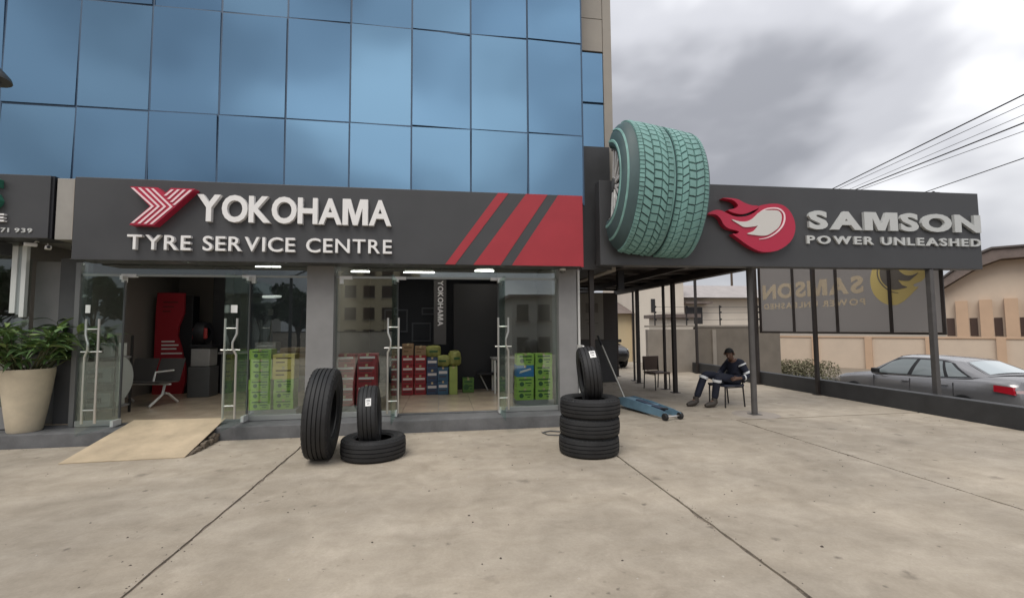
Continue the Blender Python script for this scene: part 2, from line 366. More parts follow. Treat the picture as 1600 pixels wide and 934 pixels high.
rg = random.Random(77); gb = MB(); gd = MB()
for k in range(520):
    x = rg.uniform(-6, 8.4); y = 1.6+5.4*rg.random()**0.8; s_ = rg.choice([0.003,0.004,0.005,0.007,0.010]) * rg.uniform(0.7,1.3); h_ = s_*rg.uniform(0.5,1.0); a = rg.uniform(0,6.28); k5 = [s_*rg.uniform(0.7,1.25) for _ in range(5)]
    P = [(x+k5[i]*math.cos(a+1.257*i), y+k5[i]*math.sin(a+1.257*i), 0.0005) for i in range(5)]+[(x, y, h_)]
    (gb if rg.random() < 0.6 else gd).add(P, [(0,1,5),(1,2,5),(2,3,5),(3,4,5),(4,0,5)])
for k in range(420):
    xj = rg.choice([-1.9, 2.15, 2.15, -1.9, 4.97]); x = xj+rg.gauss(0, 0.035); y = 1.8+5.3*rg.random(); s_ = rg.uniform(0.003, 0.008)
    if rg.random() < 0.3: x = rg.uniform(-7, 2.3); y = 7.22-abs(rg.gauss(0, 0.03))
    a = rg.uniform(0, 6.28); P = [(x+s_*rg.uniform(.6,1.3)*math.cos(a+1.257*i), y+s_*rg.uniform(.6,1.3)*math.sin(a+1.257*i), 0.0005) for i in range(5)]+[(x, y, s_*0.7)]
    (gb if rg.random() < 0.75 else gd).add(P, [(0,1,5),(1,2,5),(2,3,5),(3,4,5),(4,0,5)])
tag(gb.build('grit', mat('grit_dark', (0.07,0.055,0.045), 0.9)), kind='stuff'); tag(gd.build('grit', mat('grit_pale', (0.42,0.38,0.33), 0.9)), kind='stuff')
# ================================================================== SHOP BUILDING
bd = thing('shop_building', 'shop building with blue mirror glass upper floors over two open showrooms', 'building', (0, 7.7, 0))
Yc = 7.45; X0 = -0.85365*Yc; W = 0.13071*Yc; ZB = 0.44494*Yc+1.6; ZA = 0.66829*Yc+1.6
rows = [3.72, ZB, ZA, ZA+(ZA-ZB), ZA+2*(ZA-ZB)-0.3]
rng = random.Random(11)
pane_me = {}
for i in range(-4, 9):
    for r in range(4):
        x0, x1 = X0+W*i, X0+W*(i+1); z0, z1 = rows[r], rows[r+1]
        w, h = (x1-x0)/2-0.013, (z1-z0)/2-0.012
        if r not in pane_me:
            o = MB().use(M_NAVY).box(-w, w, -0.010, 0.012, -h, h).use(M_BLUE).add([(-w+.002,-0.012,-h+.002),(w-.002,-0.012,-h+.002),(w-.002,-0.012,h-.002),(-w+.002,-0.012,h-.002)], [(0,1,2,3)]).build('glass_pane', None, bd, local=True, fix=False); pane_me[r] = o.data
        else: o = link('glass_pane', pane_me[r], bd)
        o.location = ((x0+x1)/2, Yc-7.7, (z0+z1)/2); o.rotation_euler = (R(rng.gauss(0, 0.9)), 0, R(rng.gauss(0, 1.1)))
for i in range(-4, 10):
    x = X0+W*i; MB().box(x-0.013, x+0.013, Yc-0.004, Yc+0.12, 3.7, rows[4]).build('mullion', M_NAVY, bd)
for r in range(1, 5):
    MB().box(X0-4*W, X0+9*W, Yc-0.002, Yc+0.10, rows[r]-0.013, rows[r]+0.013).build('transom', M_NAVY, bd)
# recessed strip at the right end: beige panels above, blue panes below
xs0, xs1 = X0+9*W+0.03, 2.925
for a, b in ((3.9, 4.87),): MB().box(xs0, 2.99, 7.72, 7.95, 2.62, 4.86).build('dark_panel', M_SIGN, bd)
for a, b in ((4.87, 5.70), (5.72, 6.68)): MB().bevbox(xs0, xs1, 7.80, 7.83, a+0.01, b-0.01, 0.004).build('glass_pane', M_BLUE, bd)
for a, b in ((6.70, 7.32), (7.33, 8.3), (8.31, 9.4)): MB().bevbox(xs0, xs1, 7.79, 7.83, a, b, 0.006).build('cladding_panel', M_BEIGE, bd)
MB().box(xs0, xs1, 7.835, 7.9, 4.87, 9.4).build('backing_frame', M_NAVY, bd)
MB().box(2.93, 3.09, 7.78, 13.6, 2.6, 9.6).build('side_wall', M_BEIGE, bd)
MB().box(X0-4*W, 3.09, Yc-0.1, 14, rows[4], rows[4]+0.35).build('parapet', M_BEIGE, bd)
MB().box(-10.3, 2.925, 13.6, 13.8, 0, 9.6).build('rear_wall', M_INWALL, bd)
for z in (3.62, 7.0): MB().box(-10.3, 2.38, Yc+0.13, 13.59, z, z+0.12).build('floor_slab', M_INWALL, bd)
MB().box(-10.3, -10.1, Yc+0.13, 13.6, 0, 9.4).build('side_wall', M_BEIGE, bd)
MB().box(-10.09, 2.92, 10.2, 10.3, 3.75, 9.3).build('office_partition', M_INNAVY, bd)
MB().box(2.385, 2.925, 7.96, 13.59, 2.62, 2.74).build('soffit', M_DGREY, bd)
# plinth step and floors
MB().bevbox(-10.3, 2.34, 7.26, 7.72, -0.02, 0.185, 0.012).build('step', M_STEP, bd)
MB().box(-10.3, 2.38, 7.725, 13.59, 0.0, 0.20).build('plinth', M_STEP, bd)
def tiles(x0, x1, y0, y1, z):
    nx = max(1, round((x1-x0)/0.6)); ny = max(1, round((y1-y0)/0.6)); me = None
    for i in range(nx):
        for j in range(ny):
            w, d = (x1-x0)/nx, (y1-y0)/ny
            if me is None: o = MB().box(-w/2+0.003, w/2-0.003, -d/2+0.003, d/2-0.003, 0, 0.012).build('floor_tile', M_TILE, bd, local=True); me = o.data
            else: o = link('floor_tile', me, bd)
            o.location = (x0+w*(i+.5), y0+d*(j+.5)-7.7, z)
tiles(-6.4, -2.0, 7.8, 12.1, 0.203); tiles(-1.85, 2.30, 7.8, 12.1, 0.203)
# columns
for x0, x1, y0, m in ((-2.125, -1.715, 7.56, M_GREY), (1.965, 2.28, 7.56, M_GREY), (-6.14, -5.75, 7.91, M_GREY)):
    MB().bevbox(x0, x1, y0, 8.05, 0.185, 2.66, 0.006).build('column', m, bd)
MB().box(2.285, 2.36, 7.62, 8.0, 0.0, 2.61).build('pilaster', M_GREY, bd)
MB().box(-5.745, -5.43, 7.82, 8.0, 0.2, 2.7).build('door_jamb', M_DGREY, bd)
MB().box(-5.425, -5.36, 7.66, 7.8, 0.19, 2.62).build('window_frame', mat('frame_grey', (0.16, 0.165, 0.165), 0.4, 0.3), bd)
# interior shells
MB().box(-1.97, -1.88, 8.06, 12.2, 0.2, 3.0).build('partition_wall', M_INWALL, bd)
MB().box(-6.4, -1.98, 12.2, 12.3, 0.2, 3.0).build('shop_back_wall', M_INWALL, bd)
MB().box(-1.87, 2.30, 12.2, 12.3, 0.2, 3.0).build('shop_back_wall', M_INNAVY, bd)
MB().box(-6.5, -6.4, 8.05, 12.2, 0.2, 3.0).build('partition_wall', M_INWALL, bd)
MB().box(-6.4, 2.38, 7.76, 12.2, 3.0, 3.06).build('ceiling', M_CEIL, bd)
MB().box(2.31, 2.38, 8.05, 12.79, 0.2, 3.0).build('partition_wall', M_INWALL, bd)
MB().bevbox(0.24, 1.30, 10.45, 10.55, 0.203, 2.62, 0.01).build('black_partition', M_BLACK, bd)
MB().box(1.31, 2.30, 11.0, 11.1, 0.203, 3.0).build('inner_wall', M_INWALL, bd)
MB().bevbox(-5.02, -4.60, 10.9, 11.3, 0.203, 3.0, 0.01).build('dark_pillar', M_BLACK, bd)
MB().box(-4.55, -2.0, 11.5, 11.6, 0.203, 3.0).build('inner_wall', M_INNAVY, bd)
# fixed glazing
for x0, x1 in ((-5.355, -4.765), (-2.985, -2.13), (-1.71, -0.745), (0.945, 1.96)):
    MB().box(x0, x1, 7.695, 7.707, 0.27, 2.42).build('shop_window', M_SHOPG, bd)
    MB().bevbox(x0, x1, 7.67, 7.735, 0.19, 0.27, 0.004).build('window_sill', M_FIT if x0 < -9 else mat('sill_aluminium', (0.33, 0.34, 0.33), 0.45, 0.4), bd)
for x0, x1 in ((-5.355, -2.13), (-1.71, 1.96)):
    MB().box(x0, x1, 7.695, 7.707, 2.455, 2.66).build('transom_window', M_SHOPG, bd)
    MB().box(x0, x1, 7.685, 7.717, 2.421, 2.454).build('transom_rail', mat('rail_aluminium', (0.36, 0.38, 0.37), 0.4, 0.5), bd)
for x0, s in ((-4.765, 1), (-2.985, -1), (-0.745, 1), (0.945, -1), (-1.60, 1)):
    m = MB(); m.box(min(x0-0.06*s, x0+0.14*s), max(x0-0.06*s, x0+0.14*s), 7.672, 7.73, 2.405, 2.455)
    m.box(min(x0-0.055*s, x0), max(x0-0.055*s, x0), 7.674, 7.728, 2.33, 2.404)
    m.build('patch_fitting', M_FIT, bd)
# open door leaves
def leaf(x, bent):
    d = MB().box(x-0.006, x+0.006, 6.84, 7.66, 0.215, 2.39).build('glass_door', M_LEAFG, bd)
    MB().box(x-0.02, x+0.02, 7.56, 7.67, 2.36, 2.42).build('hinge_fitting', M_FIT, d); MB().box(x-0.02, x+0.02, 7.5, 7.67, 0.205, 0.29).build('hinge_fitting', M_FIT, d)
    MB().box(x-0.010, x+0.010, 7.645, 7.675, 0.3, 2.35).build('door_edge', M_DGREY, d)
    for s in (-1, 1):
        xx = x+s*0.078; y = 7.05
        if s == bent:
            p = [(xx,y,0.34),(xx,y,1.18),(xx+s*0.0,y,1.24),(xx-s*0.045,y-0.02,1.34),(xx-s*0.045,y-0.02,1.42),(xx,y,1.54),(xx,y,1.76)]
        else: p = [(xx,y,0.34),(xx,y,1.76)]
        MB().tube(p, 0.016, 8).build('door_handle', M_STEEL, d, smooth=True)
    m = MB()
    for z in (0.52, 1.31, 1.62): m.tube([(x-0.08,7.05,z),(x+0.08,7.05,z)], 0.010, 8)
    m.tube([(x-0.13,7.05,1.31),(x+0.13,7.05,1.31)], 0.011, 8)
    m.build('handle_bracket', M_STEEL, d, smooth=True)
    return d
d1 = leaf(-4.755, -1); d2 = leaf(-2.995, 1); d3 = leaf(-0.735, -1); d4 = leaf(0.935, 1)
MB().box(-4.82, -4.75-0.012, 7.0, 7.004, 1.84, 1.95).build('door_sticker', M_STICK, d1); MB().box(-2.985, -2.90, 7.0, 7.004, 1.84, 1.95).build('door_sticker', M_STICK, d2)
# ceiling lights
for x0, x1, y, z in ((-0.72, -0.15, 8.6, 2.64), (0.62, 1.0, 8.9, 2.72), (-1.62, -1.3, 8.4, 2.62), (-3.9, -3.4, 10.2, 2.92), (-5.6, -5.2, 9.6, 2.92), (1.5, 2.0, 9.2, 2.92)):
    o = thing('ceiling_light', '', 'light', ((x0+x1)/2, y, z))
    MB().box(x0+0.02, x1-0.02, y-0.03, y+0.03, z+0.022, z+0.05).build('light_housing', M_WHITE, o)
    MB().tube([(x0,y,z),(x1,y,z)], 0.013, 8).build('light_tube', M_LIGHT, o, smooth=True)
    for xx in (x0+0.06, x1-0.06): MB().tube([(xx,y,z+0.05),(xx,y,3.0)], 0.005, 6).build('hanger', M_BLACK, o)
    o['group'] = 'ceiling lights in the showrooms'
    o['label'] = {-0.72: 'bright tube light hanging inside the right door opening, nearest its left leaf', 0.62: 'tube light above the right leaf of the right showroom door', -1.62: 'tube light behind the glass beside the middle grey column',
                  -3.9: 'tube light deep in the left showroom above the desk', -5.6: 'tube light in the left showroom above the red stand', 1.5: 'tube light above the lime cartons at the right showroom window'}[x0]
for x, y, lb in ((-4.4, 8.7, 'added square fill light over the left doorway, unseen above the fascia'), (-3.0, 9.6, 'added unseen square fill light at the right of the left showroom'), (-0.9, 9.2, 'added unseen square fill light over the red cartons'), (1.0, 8.9, 'added unseen square fill light over the right leaf of the right doorway')):  # fill panels added to brighten the showrooms, kept out of sight above the fascia
    o = thing('ceiling_light', lb, 'light', (x, y, 2.97), group='added unseen fill lights in the showrooms')
    MB().bevbox(-0.32, 0.32, -0.32, 0.32, 0.0, 0.03, 0.005).build('fill_panel_frame', M_WHITE, o, local=True); MB().box(-0.29, 0.29, -0.29, 0.29, -0.006, -0.001).build('fill_diffuser', mat('fill_panel_glow', (1.0,0.96,0.88), 0.5, emit=7.0), o, local=True)
rl = thing('ceiling_light', 'round flat ceiling lamp behind the left showroom window above the lime cartons', 'light', (-3.14, 9.0, 2.2), (R(8), 0, 0), 'ceiling lights in the showrooms')
MB().lathe([(0.0,-0.012),(0.15,-0.012),(0.16,0.0),(0.16,0.02),(0.0,0.025)], 28).build('lamp_shade', mat('lamp_opal', (0.75,0.78,0.76), 0.4, emit=0.35), rl, local=True, smooth=True)
MB().tube([(0,0,0.02),(0,0.0,0.8)], 0.006, 6).build('cord', M_BLACK, rl, local=True)
for x0, x1, y, z in ((-1.35, -1.04, 9.0, 5.12), (-2.62, -2.50, 9.0, 5.36)):
    o = thing('ceiling_light', 'long light glowing behind the blue glass above the end of the red white sign lettering' if x0 > -2 else 'small light glowing behind the blue glass over the sign letters', 'light', ((x0+x1)/2, y, z), group='lights behind the blue glass')
    MB().box(x0, x1, y-0.04, y+0.04, z, z+0.05).build('light_tube', mat('office_glow', (1,1,1), 0.5, emit=14), o); MB().tube([((x0+x1)/2,y,z+0.05),((x0+x1)/2,y,7.0)], 0.006, 6).build('cord', M_BLACK, o)

# ================================================================== SIGNS
sg = thing('shop_sign', 'long charcoal fascia with white tyre shop lettering, red emblem and three red slanted stripes', 'sign', (-1.45, 7.2, 2.6), group=None)
MB().bevbox(-5.17, 2.295, 7.2, 7.62, 2.60, 3.785, 0.006).build('board', M_SIGN, sg)
MB().box(-5.16, 2.285, 7.62, 7.76, 2.67, 3.74).build('board_back', M_DGREY, sg)
def stripe(p): MB().prism(p, 7.194, 7.2).build('red_stripe', M_RED, sg)
stripe([(0.035,2.602),(0.19,2.602),(1.055,3.783),(0.885,3.783)])
stripe([(0.48,2.602),(0.915,2.602),(1.705,3.783),(1.345,3.783)])
stripe([(1.10,2.602),(2.293,2.602),(2.293,3.783),(1.885,3.783)])
MB().box(2.296, 2.302, 7.2, 7.62, 2.60, 3.785).build('end_trim', M_RED, sg)
MB().box(2.25, 2.305, 7.19, 7.199, 2.59, 2.599).build('corner_trim', M_RED, sg)
letters('YOKOHAMA', -3.545, -0.795, 3.178, 3.575, 7.2, 0.07, M_WHITE, sg, bold=0.028, gap=0.05)
letters('TYRE SERVICE CENTRE', -4.44, -0.78, 2.75, 2.962, 7.2, 0.06, M_WHITE, sg, bold=0.008, gap=0.19, space=0.52)
CHEV = [[(-4.351,3.614),(-4.081,3.357),(-4.33,3.109)],[(-4.262,3.617),(-4.005,3.359),(-4.248,3.104)],[(-4.173,3.613),(-3.925,3.358),(-4.17,3.103)],[(-4.097,3.613),(-3.842,3.357),(-4.094,3.101)],
        [(-3.834,3.608),(-3.928,3.515)],[(-3.754,3.612),(-3.886,3.468)],[(-3.677,3.611),(-3.844,3.425)],[(-3.595,3.61),(-3.81,3.385)]]
YB = [(-4.385,3.632),(-4.03,3.632),(-3.935,3.545),(-3.86,3.632),(-3.545,3.632),(-3.80,3.355),(-4.06,3.085),(-4.375,3.085),(-4.12,3.355)]
MB().prism(YB, 7.065, 7.2).build('emblem', M_REDL, sg)
for c in CHEV:
    t_ = 0.017; q = []
    # band of constant horizontal width
    poly = [(x-t_, z) for x, z in c]+[(x+t_, z) for x, z in reversed(c)]
    MB().prism(poly, 7.056, 7.064).build('emblem_stripe', M_PINK, sg)

# the flame sign
FL = [(4.538,3.539),(4.603,3.586),(4.694,3.613),(4.79,3.601),(4.886,3.562),(5.039,3.506),(5.209,3.509),(5.369,3.565),(5.478,3.647),(5.494,3.703),(5.642,3.738),(5.803,3.753),(5.95,3.731),(6.068,3.648),(6.143,3.528),(6.177,3.393),(6.162,3.245),(6.094,3.109),(5.967,2.997),(5.816,2.921),(5.669,2.892),(5.523,2.891),(5.367,2.942),(5.214,3.029),(5.088,3.117),(4.974,3.198),(5.052,3.2),(5.099,3.237),(5.029,3.263),(4.901,3.295),(4.816,3.361),(4.768,3.45),(4.706,3.514),(4.64,3.536)]
FU = [(4.812,3.824),(4.974,3.824),(5.104,3.805),(5.219,3.748),(5.349,3.71),(5.468,3.702),(5.466,3.659),(5.371,3.613),(5.211,3.554),(5.054,3.555),(4.9,3.61),(5.032,3.645),(5.092,3.689),(5.062,3.748),(4.986,3.794),(4.896,3.809)]
FW = [(4.959,3.449),(5.1,3.417),(5.244,3.422),(5.365,3.48),(5.462,3.568),(5.557,3.622),(5.664,3.629),(5.744,3.632),(5.851,3.623),(5.908,3.557),(5.902,3.447),(5.85,3.335),(5.739,3.247),(5.616,3.183),(5.496,3.174),(5.378,3.184),(5.241,3.204),(5.355,3.249),(5.41,3.299),(5.445,3.349),(5.385,3.335),(5.201,3.318),(5.098,3.363)]
RG = [(5.447,3.543),(5.53,3.606),(5.652,3.659),(5.839,3.668),(5.944,3.607),(5.973,3.51),(5.94,3.387),(5.847,3.274),(5.723,3.186),(5.6,3.134),(5.467,3.113)]
def smooth_poly(p, n=3, closed=True):
    out = []; k = len(p)
    for i in range(k if closed else k-1):
        p0, p1, p2, p3 = (p[(i-1) % k], p[i], p[(i+1) % k], p[(i+2) % k]) if closed else (p[max(i-1,0)], p[i], p[i+1], p[min(i+2,k-1)])
        sharp1 = False
        for j in range(n):
            t = j/n
            f = lambda a, b, c, d: 0.5*((2*b)+(-a+c)*t+(2*a-5*b+4*c-d)*t*t+(-a+3*b-3*c+d)*t**3)
            out.append((f(p0[0],p1[0],p2[0],p3[0]), f(p0[1],p1[1],p2[1],p3[1])))
    if not closed: out.append(p[-1])
    return out
def band(p, w):
    L_, R_ = [], []
    for i in range(len(p)):
        a = Vector(p[max(i-1,0)]); b = Vector(p[min(i+1,len(p)-1)]); d = (b-a).normalized(); n_ = Vector((-d.y, d.x))
        ww = w*(0.25+0.75*math.sin(math.pi*min(1, max(0, (i+0.6)/(len(p)+0.2)))))
        L_.append(tuple(Vector(p[i])+n_*ww)); R_.append(tuple(Vector(p[i])-n_*ww))
    return L_+R_[::-1]
sm = thing('billboard', 'wide charcoal billboard with red fireball emblem and silver lettering spanning the canopy front', 'sign', (2.63, 7.30, 0), (0, 0, -0.024))
OFF[sm.name] = Vector((2.63, 0, 0))            # local y measured from the board face
MB().bevbox(2.63, 10.13, 0.0, 0.24, 2.645, 4.10, 0.006).build('board', M_SIGN, sm)
MB().box(2.63, 10.13, 0.245, 0.30, 2.70, 2.76).build('rear_rail', M_BRONZE, sm)
MB().prism(smooth_poly(FL), -0.11, 0).build('emblem', M_REDL, sm)
MB().prism(smooth_poly(FU), -0.12, 0).build('emblem', M_REDL, sm)
MB().prism(smooth_poly(FW), -0.125, -0.11).build('emblem_flame', mat('emblem_pale', (0.60,0.58,0.55), 0.4), sm)
MB().prism(band(smooth_poly(RG, 3, False), 0.015), -0.12, -0.11).build('emblem_ring', M_PINK, sm)
letters('SAMSON', 6.50, 10.09, 3.33, 3.665, 0, 0.05, M_SILVER, sm, bold=0.045, gap=0.10)
letters('POWER UNLEASHED', 6.46, 10.09, 3.068, 3.215, 0, 0.035, M_SILVER, sm, bold=0.03, gap=0.22, space=0.42)

# neighbour's sign at the left edge
ns = thing('shop_sign', 'charcoal sign board with cut-off green and white lettering at the left edge', 'sign', (-7.2, 7.2, 2.89))
MB().bevbox(-9.9, -5.475, 7.2, 7.6, 2.893, 3.785, 0.006).build('board', M_SIGN, ns)
MB().box(-5.474, -5.44, 7.22, 7.6, 2.89, 3.785).build('end_trim', M_BLACK, ns)
M_GRN = mat('green_acrylic', (0.035, 0.16, 0.11), 0.4)
letters('S', -6.36, -6.02, 3.27, 3.72, 7.2, 0.09, M_GRN, ns, bold=0.03)
letters('E', -6.13, -5.975, 3.105, 3.215, 7.2, 0.05, M_WHITE, ns, bold=0.03)
letters('0 071 939', -6.25, -5.66, 2.965, 3.025, 7.2, 0.012, M_SILVER, ns, bold=0.02, gap=0.25, space=0.5)
MB().bevbox(-5.42, -5.185, 7.24, 7.7, 2.885, 3.765, 0.006).build('cladding_panel', mat('light_cladding', (0.30,0.285,0.26), 0.5, var=0.1, scale=2), bd)
MB().box(-5.20, -5.19, 7.225, 7.24, 2.885, 3.765).build('panel_joint', M_BEIGE, bd)

# neighbour's shopfront below it
MB().box(-10.0, -6.03, 7.69, 7.702, 0.5, 2.66).build('shop_window', M_SHOPG, bd)
MB().box(-10.0, -6.03, 7.64, 7.75, 0.2, 0.5).build('window_sill', M_GREY, bd)
MB().bevbox(-6.20, -6.13, 7.58, 7.64, 1.86, 2.84, 0.004).build('window_frame', mat('pale_frame', (0.62,0.64,0.62), 0.4), bd)
MB().bevbox(-6.06, -6.0, 7.56, 7.62, 1.80, 2.84, 0.004).build('window_frame', MATS['pale_frame'], bd)
MB().box(-6.13, -6.06, 7.60, 7.63, 1.84, 2.84).build('window_pane', mat('frosted_pane', (0.30,0.33,0.33), 0.3), bd)
MB().box(-9.9, -6.27, 7.45, 7.66, 2.70, 2.885).build('shutter_box', M_DGREY, bd)
MB().box(-10.09, -6.51, 12.1, 12.2, 0.2, 3.4).build('shop_back_wall', M_INWALL, bd)
MB().box(-10.09, -6.51, 7.72, 12.1, 3.0, 3.06).build('ceiling', M_CEIL, bd)

# cctv cameras
def cctv(loc, rz, label, s=1.0):
    o = thing('security_camera', label, 'camera', loc, (0, 0, rz), 'security cameras on the columns')
    MB().tube([(0,0.03,0.035),(0,0.0,0.035),(0,-0.02,0.0)], 0.012, 8).build('bracket', M_WHITE, o, local=True, smooth=True)
    MB().bevbox(-0.035*s, 0.035*s, -0.13, 0.01, -0.05, 0.0, 0.012).build('camera_body', M_WHITE, o, local=True)
    MB().tube([(0,-0.13,-0.026),(0,-0.142,-0.026)], 0.02, 10).build('lens', M_BLACK, o, local=True)
cctv((-5.81, 7.46, 2.86), R(-40), 'white bullet camera under the left sign board, left of a pair')
cctv((-5.66, 7.46, 2.82), R(40), 'white bullet camera under the left sign board, right of a pair')
dc = thing('security_camera', 'white dome camera at the top of the right corner column', 'camera', (2.03, 7.52, 2.57), (0,0,0), 'security cameras on the columns')
MB().lathe([(0.0,0.06),(0.05,0.06),(0.055,0.0),(0.05,-0.005)], 20).build('camera_base', M_WHITE, dc, local=True, smooth=True)
MB().lathe([(0.045,-0.003),(0.038,-0.03),(0.02,-0.046),(0.0,-0.05)], 20).build('dome', mat('smoked_dome', (0.12,0.12,0.12), 0.1), dc, local=True, smooth=True)
# street lamp standing left of the viewer, only the tip of its head in frame
lp = thing('street_lamp', 'dark lamp head poking in at the upper left edge in front of the glass', 'lamp', (-3.9, 2.9, 0.0))
MB().tube([(-3.9,2.9,0.0),(-3.9,2.9,3.0)], [0.05,0.035], 10).build('pole', M_DGREY, lp, smooth=True)
MB().tube([(-3.9,2.9,2.95),(-3.5,2.9,3.14),(-2.9,2.9,3.14)], 0.02, 8).build('lamp_arm', M_DGREY, lp, smooth=True)
MB().lathe([(0.0,0.095),(0.03,0.09),(0.05,0.03),(0.10,-0.03),(0.105,-0.05),(0.06,-0.055),(0.05,-0.085),(0.0,-0.09)], 18, c=(-2.555,2.9,3.075)).build('lamp_head', mat('lamp_dark', (0.02,0.024,0.025), 0.5), lp, smooth=True)
MB().tube([(-2.92,2.9,3.14),(-2.6,2.9,3.15)], 0.018, 8).build('lamp_neck', M_DGREY, lp, smooth=True)

# ================================================================== GIANT TYRE on the sign
gt = thing('giant_tyre', 'huge teal tyre with chunky tread blocks bursting out of the sign beside the red stripes', 'tyre sculpture', (3.58, 7.27, 3.93), (0, R(3.5), R(9)))
gt.scale = (1, 0.56, 1)                      # a shallow relief: it stands out of the board by about half its radius
GR = 1.14; HW = 0.86
def half(prof, n=48): return MB().lathe(prof, n, R(90), R(270), 'x')
# axis='x' puts (height, r cos, r sin): r cos is y, so 90..270 degrees is the half in front of the board
half([(GR-0.050,-0.66),(GR-0.035,-0.60),(GR-0.035,-0.035),(GR-0.065,-0.03),(GR-0.065,0.03),(GR-0.035,0.035),(GR-0.035,0.60),(GR-0.050,0.66)]).build('tread_base', M_TEALD, gt, local=True, smooth=True)
half([(GR-0.064,-0.022),(GR-0.048,-0.014),(GR-0.048,0.014),(GR-0.064,0.022)]).build('groove_rib', M_TEAL, gt, local=True, smooth=True)
half([(0.60,-0.79),(0.625,-0.85),(0.66,-0.872),(0.74,-0.87),(0.87,-0.835),(0.98,-0.78),(1.05,-0.72),(GR-0.050,-0.66)]).build('sidewall', M_TEALD, gt, local=True, smooth=True, angle=60)
half([(0.60,0.60),(0.74,0.70),(0.86,0.72),(1.0,0.715),(GR-0.07,0.69),(GR-0.050,0.66)]).build('sidewall', M_TEALD, gt, local=True, smooth=True, angle=60)
half([(0.70,-0.872),(0.71,-0.882),(0.745,-0.880),(0.755,-0.866)]).build('sidewall_ring', M_TEAL, gt, local=True, smooth=True)
half([(0.925,-0.808),(0.93,-0.818),(0.955,-0.804),(0.96,-0.79)]).build('sidewall_ring', M_TEAL, gt, local=True, smooth=True)
half([(0.60,-HW+0.14),(0.615,-HW+0.06),(0.60,-HW+0.03),(0.582,-HW+0.035),(0.575,-HW+0.07)]).build('rim', M_STEEL, gt, local=True, smooth=True)
half([(0.0,-HW+0.16),(0.574,-HW+0.16)]).build('rim_back', M_BLACK, gt, local=True)
half([(0.0,-HW+0.06),(0.11,-HW+0.07),(0.13,-HW+0.15)]).build('hub', M_DGREY, gt, local=True, smooth=True)
for k in range(5):
    a = R(90+18+36*k); d = Vector((0, math.cos(a), math.sin(a))); tn = Vector((0, -math.sin(a), math.cos(a)))
    m = MB()
    for q in (-0.05, 0.05):
        m.bar(d*0.12+tn*q+Vector((-HW+0.10,0,0)), d*0.575+tn*q*1.6+Vector((-HW+0.06,0,0)), 0.030, 0.05)
    m.build('spoke', M_FIT, gt, local=True)
def block(x0, x1, ang, skew, nx, drop0=0.0, drop1=0.0):
    """tread block around angle 0 spanning x0..x1; skew shifts one side round the tyre"""
    r0 = GR-0.05; V = []
    for r in (r0, GR):
        for x, dr, sk in ((x0, drop0, -skew), (x1, drop1, skew)):
            for a in (-ang, ang):
                g = 0.90 if r == GR else 1.0
                aa = a*g+sk; xx = x+(0.005 if x == x0 else -0.005)*(1 if r == GR else 0); rr = r-dr
                V.append((xx, rr*math.cos(aa), rr*math.sin(aa)))
    return [(V[0],V[1],V[3],V[2]), V]
NB = 25
cols = [(-0.655,-0.572,0.0,0.022,0.004,2),(-0.558,-0.410,0.030,0.012,0.0,1),(-0.392,-0.262,0.0,0.0,0.0,1),(-0.245,-0.14,0.034,0,0,1),(-0.125,-0.035,0.0,0,0,1.3),
        (0.035,0.125,0.0,0,0,1.3),(0.14,0.255,-0.034,0,0,1),(0.265,0.392,0.0,0,0,1),(0.410,0.558,-0.030,0,0.012,1),(0.572,0.655,0.0,0.004,0.022,2)]
for ci, (x0, x1, sk, d0, d1, k) in enumerate(cols):
    n = int(NB*k); pitch = math.pi/n; ang = pitch*0.43; stag = pitch*(0.5 if ci % 2 else 0.2)
    _, V = block(x0, x1, ang, sk, 1, d0, d1)
    me = None; many = k > 1
    joined = MB()
    for i in range(n):
        a = R(90)+pitch*i+stag
        if a+ang > R(271): continue
        if k == 2:
            rot = Matrix.Rotation(a, 3, 'X'); joined.add([rot @ Vector(p) for p in V], [(0,1,3,2),(4,6,7,5),(0,2,6,4),(1,5,7,3),(0,4,5,1),(2,3,7,6)]); continue
        if me is None:
            o = MB().add(V, [(0,1,3,2),(4,6,7,5),(0,2,6,4),(1,5,7,3),(0,4,5,1),(2,3,7,6)]).build('tread_block', M_TEAL, gt, local=True); me = o.data
        else: o = link('tread_block', me, gt)
        o.rotation_euler = (a, 0, 0)
    if k == 2: joined.build('shoulder_blocks', M_TEAL, gt, local=True)['kind'] = 'stuff'
MB().box(-0.7, 0.6, -0.004, 0.0, -0.6, 0.6).build('back_plate', M_TEALD, gt, local=True)

